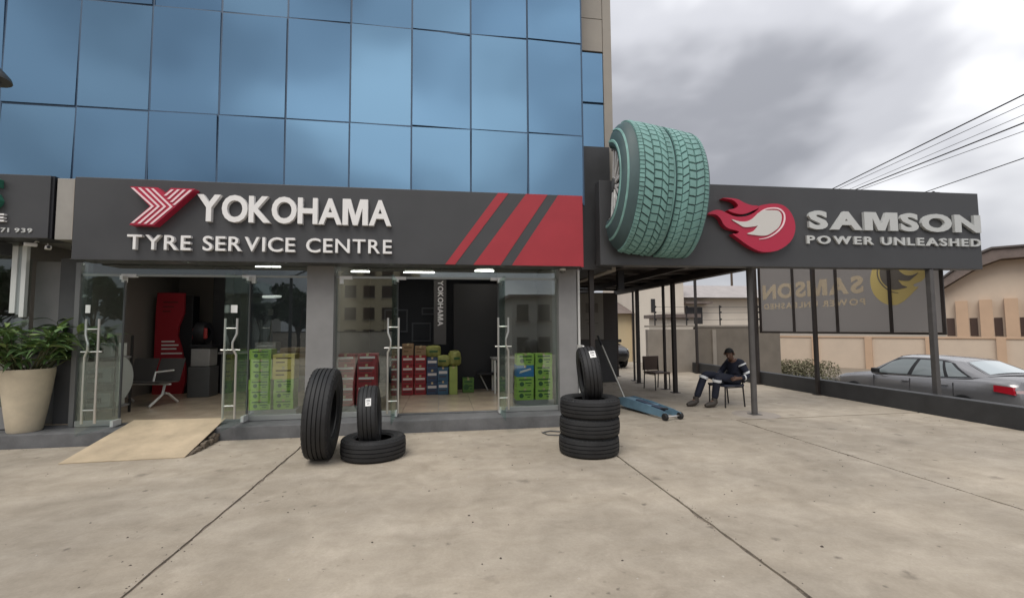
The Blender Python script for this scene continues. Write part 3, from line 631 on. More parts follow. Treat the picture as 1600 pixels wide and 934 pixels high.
# ================================================================== TYRES on the forecourt
def tyre(name, label, loc, rot, Ro, Ri, wd, ribs, group, sticker=None):
    t = thing(name, label, 'tyre', loc, rot, group)
    hw = wd/2; tw = hw*0.80; g = 0.012 if Ro < 0.45 else 0.014
    pr = [(Ro-0.035, -hw*0.93), (Ro-0.010, -tw)]
    n = ribs; gw = tw*2*0.035+0.004
    for i in range(n):
        a = -tw+2*tw*i/n; b = -tw+2*tw*(i+1)/n
        cr_ = lambda x: Ro-0.010*(x/tw)**2
        pr += [(cr_(a), a+(gw/2 if i else 0)), (cr_(b), b-(gw/2 if i < n-1 else 0))]
        if i < n-1: pr += [(Ro-g-0.004, b-gw/2+0.001), (Ro-g-0.004, b+gw/2-0.001)]
    pr += [(Ro-0.010, tw), (Ro-0.035, hw*0.93)]
    MB().lathe(pr, 56, axis='x').build('tread', M_RUB, t, local=True, smooth=True, angle=28)
    # sidewalls with bead, mouldings and a recessed band
    h = Ro-Ri
    for s in (-1, 1):
        MB().lathe([(Ri, s*hw*0.66), (Ri-0.004, s*hw*0.76), (Ri+0.012, s*hw*0.82), (Ri+0.10*h, s*hw*0.86), (Ri+0.13*h, s*hw*0.93), (Ri+0.34*h, s*hw*0.99), (Ri+0.40*h, s*hw*1.0), (Ri+0.41*h, s*hw*1.015),
                    (Ri+0.45*h, s*hw*1.015), (Ri+0.46*h, s*hw), (Ri+0.72*h, s*hw*0.985), (Ri+0.74*h, s*hw*1.0), (Ri+0.78*h, s*hw*0.99), (Ro-0.035, s*hw*0.93)], 56, axis='x').build('sidewall', M_RUB, t, local=True, smooth=True, angle=28)
    MB().lathe([(Ri, hw*0.66), (Ri+0.03, hw*0.70), (Ro-0.05, hw*0.82), (Ro-0.028, 0), (Ro-0.05, -hw*0.82), (Ri+0.03, -hw*0.70), (Ri, -hw*0.66)], 56, axis='x').build('inner_liner', M_RUBG, t, local=True, smooth=True)
    # shoulder notches all round, joined
    m = MB()
    for i in range(44):
        a = 2*math.pi*i/44
        for s in (-1, 1):
            rot = Matrix.Rotation(a+s*0.03, 3, 'X'); V = [rot @ Vector(p) for p in ((s*tw*0.90, Ro-0.02, -0.004), (s*hw*0.95, Ro-0.04, -0.004), (s*hw*0.95, Ro-0.04, 0.004), (s*tw*0.90, Ro-0.02, 0.004),
                                  (s*tw*0.93, Ro-0.0035, -0.004), (s*hw*0.957, Ro-0.026, -0.004), (s*hw*0.957, Ro-0.026, 0.004), (s*tw*0.93, Ro-0.0035, 0.004))]
            m.add(V, [(0,3,2,1),(4,5,6,7),(0,1,5,4),(1,2,6,5),(2,3,7,6),(3,0,4,7)])
    m.build('shoulder_lugs', M_RUB, t, local=True)['kind'] = 'stuff'
    if sticker is not None:
        a, x, sw, sh = sticker; m = MB(); V = []
        for j in range(4):
            aa = a+(j/3-0.5)*sh/Ro
            for xx in (x-sw/2, x+sw/2): V.append((xx, (Ro+0.003)*math.cos(aa), (Ro+0.003)*math.sin(aa)))
        m.add(V, [(0,1,3,2),(2,3,5,4),(4,5,7,6)]); lab = m.build('paper_label', M_STICK, t, local=True); k_ = MB()
        for f_ in (-0.28, -0.08, 0.2):
            aa = a+f_*sh/Ro; r_ = Ro+0.0045; ww = sw*(0.36 if f_ < 0.1 else 0.25); da = 0.05*sh/Ro
            k_.add([(x-ww, r_*math.cos(aa-da), r_*math.sin(aa-da)), (x+ww, r_*math.cos(aa-da), r_*math.sin(aa-da)), (x+ww, r_*math.cos(aa+da), r_*math.sin(aa+da)), (x-ww, r_*math.cos(aa+da), r_*math.sin(aa+da))], [(0,1,2,3)])
        k_.build('label_print', mat('label_ink', (0.12,0.12,0.13), 0.6), lab, local=True)
    return t
GT = 'tyres standing and lying on the forecourt'
bt = tyre('truck_tyre', 'tall ribbed truck tyre standing upright left of the small tyres', (-1.47, 6.05, 0.555), (0, R(3), R(3)), 0.555, 0.295, 0.30, 5, GT)
t2 = tyre('car_tyre', 'tyre lying flat beside the tall truck tyre with another tyre stuck in it', (-0.86, 6.05, 0.125), (0, R(90), R(20)), 0.40, 0.225, 0.245, 4, GT)
t3 = tyre('car_tyre', 'upright tyre with white paper label standing inside the tyre lying beside the truck tyre', (-0.92, 6.12, 0.485), (R(0), R(-3), R(3)), 0.385, 0.215, 0.235, 4, GT, (R(180-35), 0.02, 0.065, 0.10))
for k, lb in enumerate(('bottom tyre of the stack of three by the right corner column', 'middle tyre of the stack of three by the right corner column', 'top flat tyre of the stack of three, carrying an upright tyre')):
    if k == 0: t4 = tyre('car_tyre', lb, (1.865, 5.74, 0.118), (0, R(90), R(10)), 0.385, 0.215, 0.232, 4, GT)
    else: dup(t4, (1.865+0.008*k, 5.74-0.01*k, 0.118+0.236*k), (0, R(90), R(10+47*k)), lb)
t5 = tyre('car_tyre', 'upright tyre with white paper label standing on the stack of three tyres', (1.90, 5.80, 0.99), (0, R(-6), R(-9)), 0.36, 0.205, 0.225, 4, GT, (R(180-48), 0.04, 0.075, 0.115))

# ================================================================== RAMP, POTTED PLANT, HOSE
rp = thing('ramp', 'sandy loading ramp sloping from the left showroom doorway onto the forecourt', 'ramp', (-3.9, 6.9, 0))
def ramp_slab(dz, th, ins=0.0):
    a, b = (-4.56+ins, 6.33, 0.012-dz), (-3.20-ins, 6.37, 0.012-dz); c, d = (-3.26-ins, 7.60, 0.262-dz), (-4.52+ins, 7.60, 0.275-dz)
    p = [a, b, c, d]; q = [(x, y, z-th) for x, y, z in p]
    return MB().add(q+p, [(0,3,2,1),(4,5,6,7),(0,1,5,4),(1,2,6,5),(2,3,7,6),(3,0,4,7)])
ramp_slab(0.0, 0.010).build('ramp_plate', M_RAMP, rp)
for x0, x1 in ((-3.245, -3.30), (-4.50, -4.45)):
    MB().add([(x0,6.5,0.0),(x1,6.5,0.0),(x1,7.22,0.0),(x0,7.22,0.0),(x0,6.5,0.028),(x1,6.5,0.028),(x1,7.22,0.165),(x0,7.22,0.165)],
             [(0,3,2,1),(4,5,6,7),(0,1,5,4),(1,2,6,5),(2,3,7,6),(3,0,4,7)]).build('side_beam', M_BRONZE, rp)
# chipped edge: little broken bits of filler along the right side
m = MB(); rr_ = random.Random(3)
for i in range(46):
    t_ = i/46; y = 6.45+0.8*t_; z = 0.012+0.165*t_; s_ = rr_.uniform(0.012, 0.032); x = -3.222+rr_.uniform(-0.01, 0.035)
    m.bevbox(x-s_, x+s_, y-s_, y+s_, max(0.0, z*rr_.uniform(0, 0.75)-s_), z*rr_.uniform(0.3, 0.8)+s_*0.5, s_*0.4)
m.build('broken_edge', mat('ramp_filler', (0.16,0.13,0.10), 0.95, var=0.3, scale=10), rp)['kind'] = 'stuff'

pp = thing('potted_plant', 'leafy green plant in a tall tapered cream pot on the step', 'plant', (-5.86, 7.52, 0.185))
MB().lathe([(0.0,0.0),(0.175,0.0),(0.186,0.02),(0.218,0.25),(0.258,0.55),(0.284,0.80),(0.289,0.86),(0.283,0.88),(0.255,0.88),(0.245,0.80),(0.0,0.80)], 44).build('pot', M_POT, pp, local=True, smooth=True)
MB().lathe([(0.0,-0.001),(0.14,-0.001),(0.15,0.004)], 20).build('pot_foot', M_BLACK, pp, local=True)
MB().lathe([(0.0,0.84),(0.15,0.835),(0.25,0.82)], 24).build('soil', M_SOIL, pp, local=True, smooth=True)
rl_ = random.Random(21)
def leaf_mesh(Ln, Wd, droop, m):
    mb = MB(); n = 6; V = []
    for i in range(n+1):
        t_ = i/n; w = Wd*math.sin(math.pi*min(1, t_**0.8))*(1-0.25*t_)+0.002; y = Ln*t_*(1-0.18*droop*t_); z = 0.10*Ln*math.sin(t_*2.4)-droop*Ln*t_*t_*0.55
        V += [(-w, y, z+0.25*w), (0, y, z-0.1*w), (w, y, z+0.25*w)]
    F = []
    for i in range(n): a = 3*i; F += [(a,a+1,a+4,a+3),(a+1,a+2,a+5,a+4)]
    mb.add(V, F); o = mb.build('leaf', m, pp, local=True, smooth=True, fix=False); return o
protos = [leaf_mesh(0.30, 0.034, 0.35, M_LEAF), leaf_mesh(0.36, 0.038, 0.7, M_LEAF), leaf_mesh(0.26, 0.032, 0.15, M_LEAFY), leaf_mesh(0.32, 0.036, 0.5, M_LEAFY)]
used = [False]*4; stems = MB()
for sidx in range(46):
    a = rl_.uniform(0, 2*math.pi); rad = rl_.uniform(0.02, 0.22); ln = rl_.uniform(0.25, 0.80); tilt = rl_.uniform(0.15, 1.0)
    b = Vector((rad*math.cos(a), rad*math.sin(a), 0.84)); tip = b+Vector((math.cos(a)*ln*math.sin(tilt)*1.15, math.sin(a)*ln*math.sin(tilt)*1.15, ln*math.cos(tilt)+0.03))
    stems.tube([b, b.lerp(tip, 0.5)+Vector((0,0,0.03)), tip], [0.010, 0.008, 0.005], 6)
    for k in range(rl_.randint(7, 10)):
        ki = rl_.choices([0,1,2,3], [3,3,1.3,1.5])[0]
        if not used[ki]: o = protos[ki]; used[ki] = True
        else: o = link('leaf', protos[ki].data, pp)
        t_ = rl_.uniform(0.55, 1.0); p = b.lerp(tip, t_); o.location = p
        o.rotation_euler = (rl_.uniform(-0.35, 0.75), rl_.uniform(-0.4, 0.4), a-math.pi/2+rl_.uniform(-2.3, 2.3)); s_ = rl_.uniform(0.8, 1.25); o.scale = (s_, s_, s_)
stems.build('stems', M_STEM, pp, local=True)

ho = thing('air_line', 'white air pipe with regulator and hose on the right corner column', 'air hose', (2.33, 7.6, 0.3))
MB().tube([(2.325,7.585,2.58),(2.325,7.585,0.42)], 0.022, 10).build('pipe', mat('white_pipe', (0.55,0.55,0.53), 0.4), ho, smooth=True)
m = MB(); m.tube([(2.325,7.56,1.30),(2.325,7.56,1.22)], 0.05, 12); m.tube([(2.325,7.55,1.20),(2.325,7.55,1.03)], 0.035, 12); m.tube([(2.325,7.55,1.0),(2.325,7.55,0.92)], 0.042, 12)
m.build('regulator', mat('regulator_grey', (0.42,0.42,0.40), 0.35), ho, smooth=True)
MB().lathe([(0,0),(0.035,0.0),(0.038,0.01),(0.038,0.03),(0,0.03)], 18, axis='x', c=(2.36,7.55,1.25)).build('gauge', M_WHITE, ho)
MB().tube([(2.32,7.55,0.92),(2.30,7.50,0.7),(2.22,7.4,0.42),(2.12,7.25,0.215),(2.04,7.1,0.06),(1.96,6.8,0.012),(1.80,6.62,0.012),(1.55,6.70,0.012),(1.50,6.86,0.012),(1.64,6.94,0.014),(1.86,6.80,0.020),(1.98,6.55,0.012)], 0.010, 8).build('hose', mat('grey_hose', (0.10,0.10,0.10), 0.6), ho, smooth=True)

# ================================================================== CANOPY
cp = thing('canopy', 'dark steel canopy on slim posts behind the charcoal billboard', 'canopy', (4.3, 10.8, 0))
m = MB(); nx = 36
V = []; x0, x1 = 3.12, 5.74
for i in range(nx*2+1):
    x = x0+(x1-x0)*i/(nx*2); z = 2.87+(0.022 if (i//1) % 2 else 0); V += [(x, 7.62, z), (x, 14.3, z)]
MB().add(V, [(2*i, 2*i+1, 2*i+3, 2*i+2) for i in range(nx*2)]).build('roof_sheet', mat('roof_sheet', (0.22,0.19,0.185), 0.55, 0.3, var=0.2, scale=2), cp, fix=False)
for y in [7.75+0.93*i for i in range(8)]: MB().box(3.13, 5.70, y-0.03, y+0.03, 2.79, 2.865).build('purlin', M_BRONZE, cp)
for x in (3.2, 4.4, 5.62): MB().box(x-0.035, x+0.035, 7.56, 14.3, 2.66, 2.785).build('rafter', M_BRONZE, cp)
MB().box(5.66, 5.74, 7.56, 14.3, 2.655, 2.86).build('edge_beam', M_BRONZE, cp)
for x, y, r, mt in ((5.60,7.60,0.052,M_POST),(5.60,10.44,0.045,M_BRONZE),(5.56,12.43,0.045,M_BRONZE),(2.66,7.9,0.042,M_BRONZE),(5.62,14.2,0.04,M_BRONZE),(5.66,11.05,0.03,M_BRONZE),(5.68,13.0,0.025,M_BRONZE)):
    p = MB(); p.tube([(x,y,0.0),(x,y,2.66)], r, 16) if mt is M_POST else p.bevbox(x-r, x+r, y-r, y+r, 0.0, 2.66, 0.008)
    p.build('post', mt, cp, smooth=mt is M_POST); MB().bevbox(x-0.09, x+0.09, y-0.09, y+0.09, 0.0, 0.012, 0.004).build('base_plate', mt, cp)
MB().lathe([(0.0,0.004),(0.30,0.004),(0.36,0.002),(0.40,0.0)], 26, c=(5.62,7.60,0.0)).build('concrete_footing', mat('patch_concrete', (0.30,0.265,0.23), 0.9, var=0.12, scale=5), cp)
MB().box(3.30, 3.42, 8.2, 8.3, 2.30, 2.66).build('hanging_box', M_BLACK, cp)
# annexe at the back with its poster
an = thing('annexe', 'dark annexe wall under the canopy carrying a pale poster', 'building', (4.0, 13.2, 0))
MB().box(2.42, 5.06, 12.8, 13.59, 0, 1.22).build('lower_wall', M_DGREY, an)
MB().box(2.42, 5.06, 12.805, 13.58, 1.222, 2.61).build('upper_wall', mat('annexe_upper', (0.085,0.075,0.072), 0.7, var=0.1, scale=2), an)
ps = thing('poster', 'pale grey poster with faint print on the annexe wall under the canopy', 'poster', (4.37, 12.79, 1.98))
MB().bevbox(3.75, 4.66, 12.775, 12.80, 1.245, 2.58, 0.004).build('poster_sheet', mat('poster_grey', (0.30,0.29,0.27), 0.6), ps)
for z0, z1, x0_, x1_ in ((2.02, 2.30, 4.12, 4.50), (1.80, 1.825, 4.1, 4.4), (1.70, 1.725, 4.15, 4.5)): MB().box(x0_, x1_, 12.771, 12.774, z0, z1).build('poster_print', mat('poster_ink', (0.18,0.17,0.16), 0.6), ps)

# right row of posts, the low wall and the translucent panel sign
lw = tag(MB().bevbox(8.65, 8.86, -11, 14.9, -0.80, 0.345, 0.012).build('low_wall', M_LOWW), 'low charcoal parapet wall along the right side of the forecourt', 'wall')
tl = MB(); rr_ = random.Random(4); y = -10.5
bp_ = thing('billboard', 'see-through panel sign showing yellow fireball and lettering in reverse behind the posts', 'sign', (8.72, 11.45, 0), (0, 0, R(11.2)))
OFF[bp_.name] = Vector((8.7, 11.45, 0))
m_pan = bpy.data.materials.new('flex_panel'); m_pan.use_nodes = True
_t = m_pan.node_tree; _b = _t.nodes['Principled BSDF']; _b.inputs['Base Color'].default_value = (0.16,0.15,0.145,1); _b.inputs['Roughness'].default_value = 0.5
_tr = _t.nodes.new('ShaderNodeBsdfTranslucent'); _tr.inputs[0].default_value = (0.80,0.77,0.74,1); _mx = _t.nodes.new('ShaderNodeMixShader'); _mx.inputs[0].default_value = 0.62
_t.links.new(_b.outputs[0], _mx.inputs[1]); _t.links.new(_tr.outputs[0], _mx.inputs[2]); _t.links.new(_mx.outputs[0], _t.nodes['Material Output'].inputs[0])
ys = [11.42, 10.42, 9.32, 8.20, 7.30]
for a, b in zip(ys[1:], ys[:-1]): MB().box(8.70, 8.712, a+0.02, b-0.02, 1.46, 3.45).build('panel', m_pan, bp_)
for k, y in enumerate(ys): MB().bevbox(8.665, 8.698, y-0.03, y+0.03, 1.42, 3.5, 0.004).build('frame_bar', M_BRONZE, bp_)
MB().bevbox(8.66, 8.70, 7.27, 11.45, 1.405, 1.455, 0.004).build('frame_rail', M_BRONZE, bp_); MB().bevbox(8.66, 8.70, 7.27, 11.45, 3.46, 3.51, 0.004).build('frame_rail', M_BRONZE, bp_)
M_YEL = mat('gold_print', (0.62,0.50,0.20), 0.6); M_GRYP = mat('tan_print', (0.50,0.42,0.31), 0.6)
letters('SAMSON', 8.72, 11.33, 2.32, 2.71, 8.698, 0.004, M_GRYP, bp_, bold=0.045, gap=0.10, plane='yz')
letters('POWER UNLEASHED', 8.70, 11.31, 2.05, 2.20, 8.698, 0.004, M_GRYP, bp_, bold=0.03, gap=0.22, space=0.42, plane='yz')
def prism_yz(p, x0, x1): 
    mb = MB().prism(p, x0, x1); mb.v = [(y, x, z) for x, y, z in mb.v]; return mb
cvt = lambda P: [(7.36+(x-4.538)*0.74, 2.02+(z-2.89)*1.12) for x, z in P]
prism_yz(cvt(smooth_poly(FL)), 8.694, 8.698).build('emblem_print', M_YEL, bp_); prism_yz(cvt(smooth_poly(FU)), 8.692, 8.6945).build('emblem_print', M_YEL, bp_)
prism_yz(cvt(smooth_poly(FW)), 8.690, 8.694).build('emblem_print', mat('dim_print', (0.16,0.145,0.13), 0.6), bp_); prism_yz(cvt(band(smooth_poly(RG, 3, False), 0.015)), 8.689, 8.694).build('emblem_print', MATS['dim_print'], bp_)
fp = thing('steel_post', 'thick dark steel post at the right carrying the end of the charcoal billboard', 'post', (9.03, 7.2, -0.75), group='posts along the low wall')
MB().bevbox(8.985, 9.075, 7.16, 7.25, -0.76, 2.64, 0.008).build('post', M_POST, fp); MB().bevbox(8.93, 9.13, 7.10, 7.31, -0.755, -0.738, 0.004).build('base_plate', M_POST, fp)
for y, lb in ((9.46, 'dark post in the middle of the reversed panel sign, rising from the low wall'), (11.47, 'dark post at the left end of the reversed panel sign'), (14.5, 'thin dark post by the yard wall behind the seated man')):
    o = thing('steel_post', lb, 'post', (8.62, y, 0), group='posts along the low wall')
    MB().bevbox(8.575, 8.645, y-0.04, y+0.04, 0.0, 3.5, 0.006).build('post', M_BRONZE, o); MB().bevbox(8.52, 8.645, y-0.08, y+0.08, 0.0, 0.012, 0.004).build('base_plate', M_BRONZE, o)

# ================================================================== YARD WALL, HOUSES
yw = thing('yard_wall', 'drab rendered yard wall with fence wire on top behind the canopy', 'wall', (9.1, 15.1, 0))
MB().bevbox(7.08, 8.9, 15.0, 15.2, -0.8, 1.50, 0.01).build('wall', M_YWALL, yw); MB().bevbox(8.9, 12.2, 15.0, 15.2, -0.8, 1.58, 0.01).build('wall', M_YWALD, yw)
MB().box(7.06, 12.22, 14.97, 15.23, 1.585, 1.64).build('coping', M_YWALL, yw)
for x in (7.4, 8.6, 9.9, 11.4):
    MB().bar((x,15.1,1.6), (x,15.1,2.35), 0.035).build('fence_post', M_BRONZE, yw)
    m = MB()
    for z in (1.85, 2.1, 2.3): m.box(x-0.03, x+0.03, 15.03, 15.08, z-0.03, z+0.03)
    m.build('insulator', M_BLACK, yw)
for z in (1.85, 2.1, 2.3): MB().tube([(7.4,15.05,z),(9.5,15.05,z-0.02),(12.2,15.05,z)], 0.006, 5).build('fence_wire', M_BRONZE, yw)
for x in (7.72, 9.55): MB().box(x-0.07, x+0.07, 14.93, 14.99, 0, 1.48).build('pier', M_YWALL, yw)
hs = thing('house', 'cream two storey house with grey roof behind the yard wall', 'house', (15, 27, -0.8))
MB().box(11.3, 14.1, 25, 31, -0.8, 4.6).build('wall', M_CREAM, hs); MB().box(14.11, 19.6, 25.6, 31, -0.8, 3.3).build('wall', M_CREAM, hs)
MB().box(12.03, 12.28, 24.96, 25.0, 2.45, 3.22).build('window', M_DARKW, hs)
for x in (14.5,): 
    f = MB().box(x, x+1.1, 25.54, 25.6, 1.75, 2.75).build('window', M_DARKW, hs); MB().box(x-0.06, x+1.16, 25.5, 25.535, 1.66, 1.74).build('sill', M_CREAM, f)
    MB().box(x-0.3, x+1.4, 24.9, 25.6, 2.95, 3.06).build('sun_hood', M_ROOFB, hs)
MB().add([(13.9,25.0,3.32),(20.2,25.0,3.32),(20.2,31.4,3.32),(13.9,31.4,3.32),(14.4,27.3,4.25),(20.0,27.3,4.25),(20.0,29,4.25),(14.4,29,4.25)],
         [(0,3,2,1),(4,5,6,7),(0,1,5,4),(1,2,6,5),(2,3,7,6),(3,0,4,7)]).build('roof', M_ROOFG, hs)
MB().add([(11.1,24.8,4.6),(14.3,24.8,4.6),(14.3,31,4.6),(11.1,31,4.6),(11.6,26.5,5.2),(13.9,26.5,5.2),(13.9,29,5.2),(11.6,29,5.2)],
         [(0,3,2,1),(4,5,6,7),(0,1,5,4),(1,2,6,5),(2,3,7,6),(3,0,4,7)]).build('roof', M_ROOFG, hs)
MB().tube([(15.2,25.5,3.3),(15.2,25.5,5.6)], 0.03, 6).build('aerial', M_BRONZE, hs)
gh = thing('gate_house', 'small flat roofed gatehouse standing just behind the yard wall', 'building', (9.8, 17.5, -0.8))
MB().box(8.85, 10.0, 17.0, 18.6, -0.8, 1.95).build('wall', M_CREAM, gh); MB().box(8.7, 10.2, 16.8, 18.8, 1.955, 2.1).build('roof', M_ROOFB, gh)
yh = thing('house', 'yellow bungalow with brown roof seen past the annexe', 'house', (10.5, 27, -0.8))
MB().box(8.0, 11.25, 26, 32, -0.8, 2.4).build('wall', mat('ochre_paint', (0.58,0.47,0.30), 0.85), yh)
MB().add([(7.6,25.6,2.4),(11.28,25.6,2.4),(11.28,32.4,2.4),(7.6,32.4,2.4),(8.2,28.5,3.3),(11.27,28.5,3.3),(11.27,29.4,3.3),(8.2,29.4,3.3)], [(0,3,2,1),(4,5,6,7),(0,1,5,4),(1,2,6,5),(2,3,7,6),(3,0,4,7)]).build('roof', M_ROOFB, yh)
MB().box(9.6, 10.3, 25.95, 25.99, 0.3, 2.0).build('door', M_DARKW, yh)

tdir = Vector((0.586, -0.81, 0)); ndir = Vector((0.81, 0.586, 0)); P0 = Vector((21.8, 24.0, 0))
def on(s, n, z): p = P0+tdir*s+ndir*n; return (p.x, p.y, z)
def obox(mb, s0, s1, n0, n1, z0, z1):
    c = [on(s0,n0,z0), on(s1,n0,z0), on(s1,n1,z0), on(s0,n1,z0), on(s0,n0,z1), on(s1,n0,z1), on(s1,n1,z1), on(s0,n1,z1)]
    return mb.add(c, [(0,3,2,1),(4,5,6,7),(0,1,5,4),(1,2,6,5),(2,3,7,6),(3,0,4,7)])
pw_ = thing('boundary_wall', 'peach boundary wall with apricot pilasters across the road', 'wall', on(2.4,0,-0.8))
obox(MB(), -16, 22, 0.0, 0.2, -0.8, 0.90).build('wall', M_PEACH, pw_)
obox(MB(), -16, 22, -0.04, 0.24, 0.905, 0.99).build('coping', M_PEACHD, pw_)
for k in range(-6, 9): obox(MB(), 2.5*k-0.16+0.02, 2.5*k+0.16+0.02, -0.14, -0.005, -0.8, 0.97).build('pilaster', M_PEACHD, pw_)
pb = thing('house', 'peach gabled building with a row of projecting pilasters behind the boundary wall', 'house', on(8,6,-0.8))
gab = [(5.45,-0.8),(11.3,-0.8),(11.3,3.75),(9.9,4.95),(8.9,5.22),(7.9,5.22),(7.0,4.85),(5.45,3.72)]
def oprism(poly, n0, n1):
    mb = MB(); k = len(poly); V = [on(s,n0,z) for s, z in poly]+[on(s,n1,z) for s, z in poly]
    return mb.add(V, [tuple(range(k)), tuple(reversed(range(k, 2*k)))]+[(i, (i+1) % k, k+(i+1) % k, k+i) for i in range(k)])
oprism(gab, 6, 14).build('wall', M_PEACH, pb)
rf = [(5.0,3.45),(7.0,4.88),(7.9,5.25),(8.9,5.25),(9.9,4.98),(11.8,3.45),(11.8,3.75),(9.95,5.45),(8.9,5.78),(7.6,5.80),(6.8,5.45),(5.0,3.85)]
oprism(rf, 5.3, 14.5).build('roof', M_ROOFB, pb)
oprism([(4.95,3.86),(6.78,5.47),(7.58,5.83),(8.92,5.81),(9.98,5.48),(11.85,3.76),(11.85,3.85),(10.0,5.58),(8.92,5.92),(7.55,5.94),(6.74,5.58),(4.95,3.96)], 5.2, 14.6).build('roof_edge', mat('dark_fascia', (0.10,0.085,0.08), 0.7), pb)
for k in range(6):
    s = 6.2+0.98*k; obox(MB(), s-0.26, s+0.26, 5.62, 5.995, -0.8, 2.98+0.03*k).build('pilaster', M_PEACHD, pb)
    if k < 5: obox(MB(), s+0.30, s+0.62, 5.97, 5.998, 0.95, 1.98).build('window', mat('louvre_window', (0.085,0.055,0.045), 0.4), pb)
obox(MB(), 5.52, 5.86, 5.97, 5.998, 0.95, 1.98).build('window', MATS['louvre_window'], pb)

# foliage
def leaf_cloud(mb, blobs, n, size, rnd, flat=1.0):
    for _ in range(n):
        cx, cy, cz, rx, ry, rz = rnd.choice(blobs)
        while True:
            u = Vector((rnd.uniform(-1,1), rnd.uniform(-1,1), rnd.uniform(-1,1)))
            if 0.35 < u.length < 1: break
        p = Vector((cx+u.x*rx, cy+u.y*ry, cz+u.z*rz)); s = size*rnd.uniform(0.6, 1.4)
        q = Quaternion((rnd.gauss(0,1), rnd.gauss(0,1), rnd.gauss(0,1), rnd.gauss(0,1))).normalized()
        a, b = q @ Vector((s,0,0)), q @ Vector((0,s*0.5,0)); c = q @ Vector((0,0,s*0.15))
        mb.add([p-a, p-b+c, p+a, p+b+c], [(0,1,2),(0,2,3)])
    return mb
rh = random.Random(5)
for x, y, l, lb in ((14.2, 18.6, 1.5, 'low dry green hedge bush by the peach wall, left end'), (16.0, 17.9, 1.2, 'low green hedge bush by the peach wall beside the silver car bonnet')):
    o = thing('hedge_bush', lb, 'hedge', (x, y, -0.8), group='bushes along the peach wall')
    leaf_cloud(MB(), [(x+k*0.55-l, y-k*0.3+l*0.5, -0.36+rh.uniform(-.08,.08), 0.6, 0.5, 0.48) for k in range(int(l*2/0.5))], 2600, 0.045, rh).build('foliage', M_HEDGE, o, fix=False)
    m = MB()
    for k in range(5): m.tube([(x+rh.uniform(-l,l)*0.6, y, -0.8), (x+rh.uniform(-l,l)*0.7, y+rh.uniform(-.2,.2), -0.1)], 0.02, 5)
    m.build('stems', M_BARK, o)
def tree(x, y, h, r, label, seed, n=3600, group='trees across the road behind the viewer', z0=-0.8):
    rnd = random.Random(seed); o = thing('tree', label, 'tree', (x, y, z0), group=group)
    m = MB(); top = Vector((x+rnd.uniform(-.3,.3), y, z0+h*0.62)); m.tube([(x,y,z0), (x+0.08,y,z0+h*0.3), top], [0.16, 0.12, 0.06], 8)
    blobs = []
    for k in range(9):
        a = rnd.uniform(0, 6.28); d = rnd.uniform(0.2, 1)*r; c = Vector((x+math.cos(a)*d, y+math.sin(a)*d, z0+h*rnd.uniform(0.55, 0.93)))
        m.tube([(x+0.05,y,z0+h*rnd.uniform(.3,.5)), c], [0.06, 0.02], 5); blobs.append((*c, r*rnd.uniform(.35,.6), r*rnd.uniform(.35,.6), r*rnd.uniform(.25,.45)))
    m.build('trunk', M_BARK, o, smooth=True); leaf_cloud(MB(), blobs, n, 0.17, rnd).build('crown', M_TREE, o, fix=False)
tree(-24.2, -20.5, 6.2, 2.1, 'leafy tree reflected in the leftmost showroom pane', 1)
tree(-13.4, -20.8, 6.4, 2.0, 'leafy tree reflected beside the lime cartons of the left showroom', 2)
tree(-10.6, -20.3, 5.0, 1.5, 'smaller tree reflected next to the middle column', 3)
tree(-18.4, -21.5, 5.4, 1.8, 'tree across the road reflected in the left doorway glass', 4)
tree(-30.5, -21, 7.0, 2.6, 'tall tree across the road at the far left, reflected in the neighbour window', 6)

# buildings across the road, seen as reflections in the shop glass
def apartment(name, label, x0, x1, y0, y1, h, floors, bays, m, wm, roofm, group=None, z0=-0.8, wh=1.15, ww=1.0):
    o = thing(name, label, 'building', ((x0+x1)/2, y1, z0), group=group)
    MB().box(x0, x1, y0, y1, z0, z0+h).build('wall', m, o)
    MB().box(x0-0.25, x1+0.25, y0-0.25, y1+0.25, z0+h, z0+h+0.22).build('roof', roofm, o)
    fh = h/floors; bw = (x1-x0)/bays
    for i in range(bays):
        for j in range(floors):
            cx = x0+bw*(i+.5); cz = z0+fh*(j+.55)
            f = MB().box(cx-ww/2, cx+ww/2, y1, y1+0.02, cz-wh/2, cz+wh/2).build('window', wm, o)
            MB().box(cx-ww/2-0.1, cx+ww/2+0.1, y1+0.003, y1+0.16, cz-wh/2-0.1, cz-wh/2-0.005).build('sill', roofm, f)
    return o
apartment('apartment_block', 'cream apartment block across the road reflected in the right showroom glass', -15.0, -3.6, -58, -44.6, 11.2, 4, 5, mat('apartment_paint', (0.62,0.52,0.36), 0.85, var=0.05, scale=0.6), mat('brown_window', (0.10,0.065,0.045), 0.3), M_BEIGE, ww=1.4, wh=1.5)
fw = thing('street_wall', 'pale street wall at the foot of the cream apartment block', 'wall', (-9, -28, -0.8)); MB().box(-15, -3, -28.2, -28, -0.8, 1.3).build('wall', M_CREAM, fw); MB().box(-15.05, -2.95, -28.25, -27.95, 1.305, 1.38).build('coping', M_DGREY, fw)
apartment('house', 'pitched house across the road reflected in the right corner window', 4.6, 9.0, -24, -14.8, 4.4, 2, 3, mat('house_grey', (0.42,0.40,0.37), 0.85), M_DARKW, M_ROOFB, ww=0.8, wh=1.1)
apartment('house', 'long low house across the road reflected in the left showroom', -22.5, -15.0, -30, -24, 4.2, 1, 4, mat('house_wall', (0.36,0.35,0.33), 0.85), M_DARKW, M_ROOFG, ww=1.0)
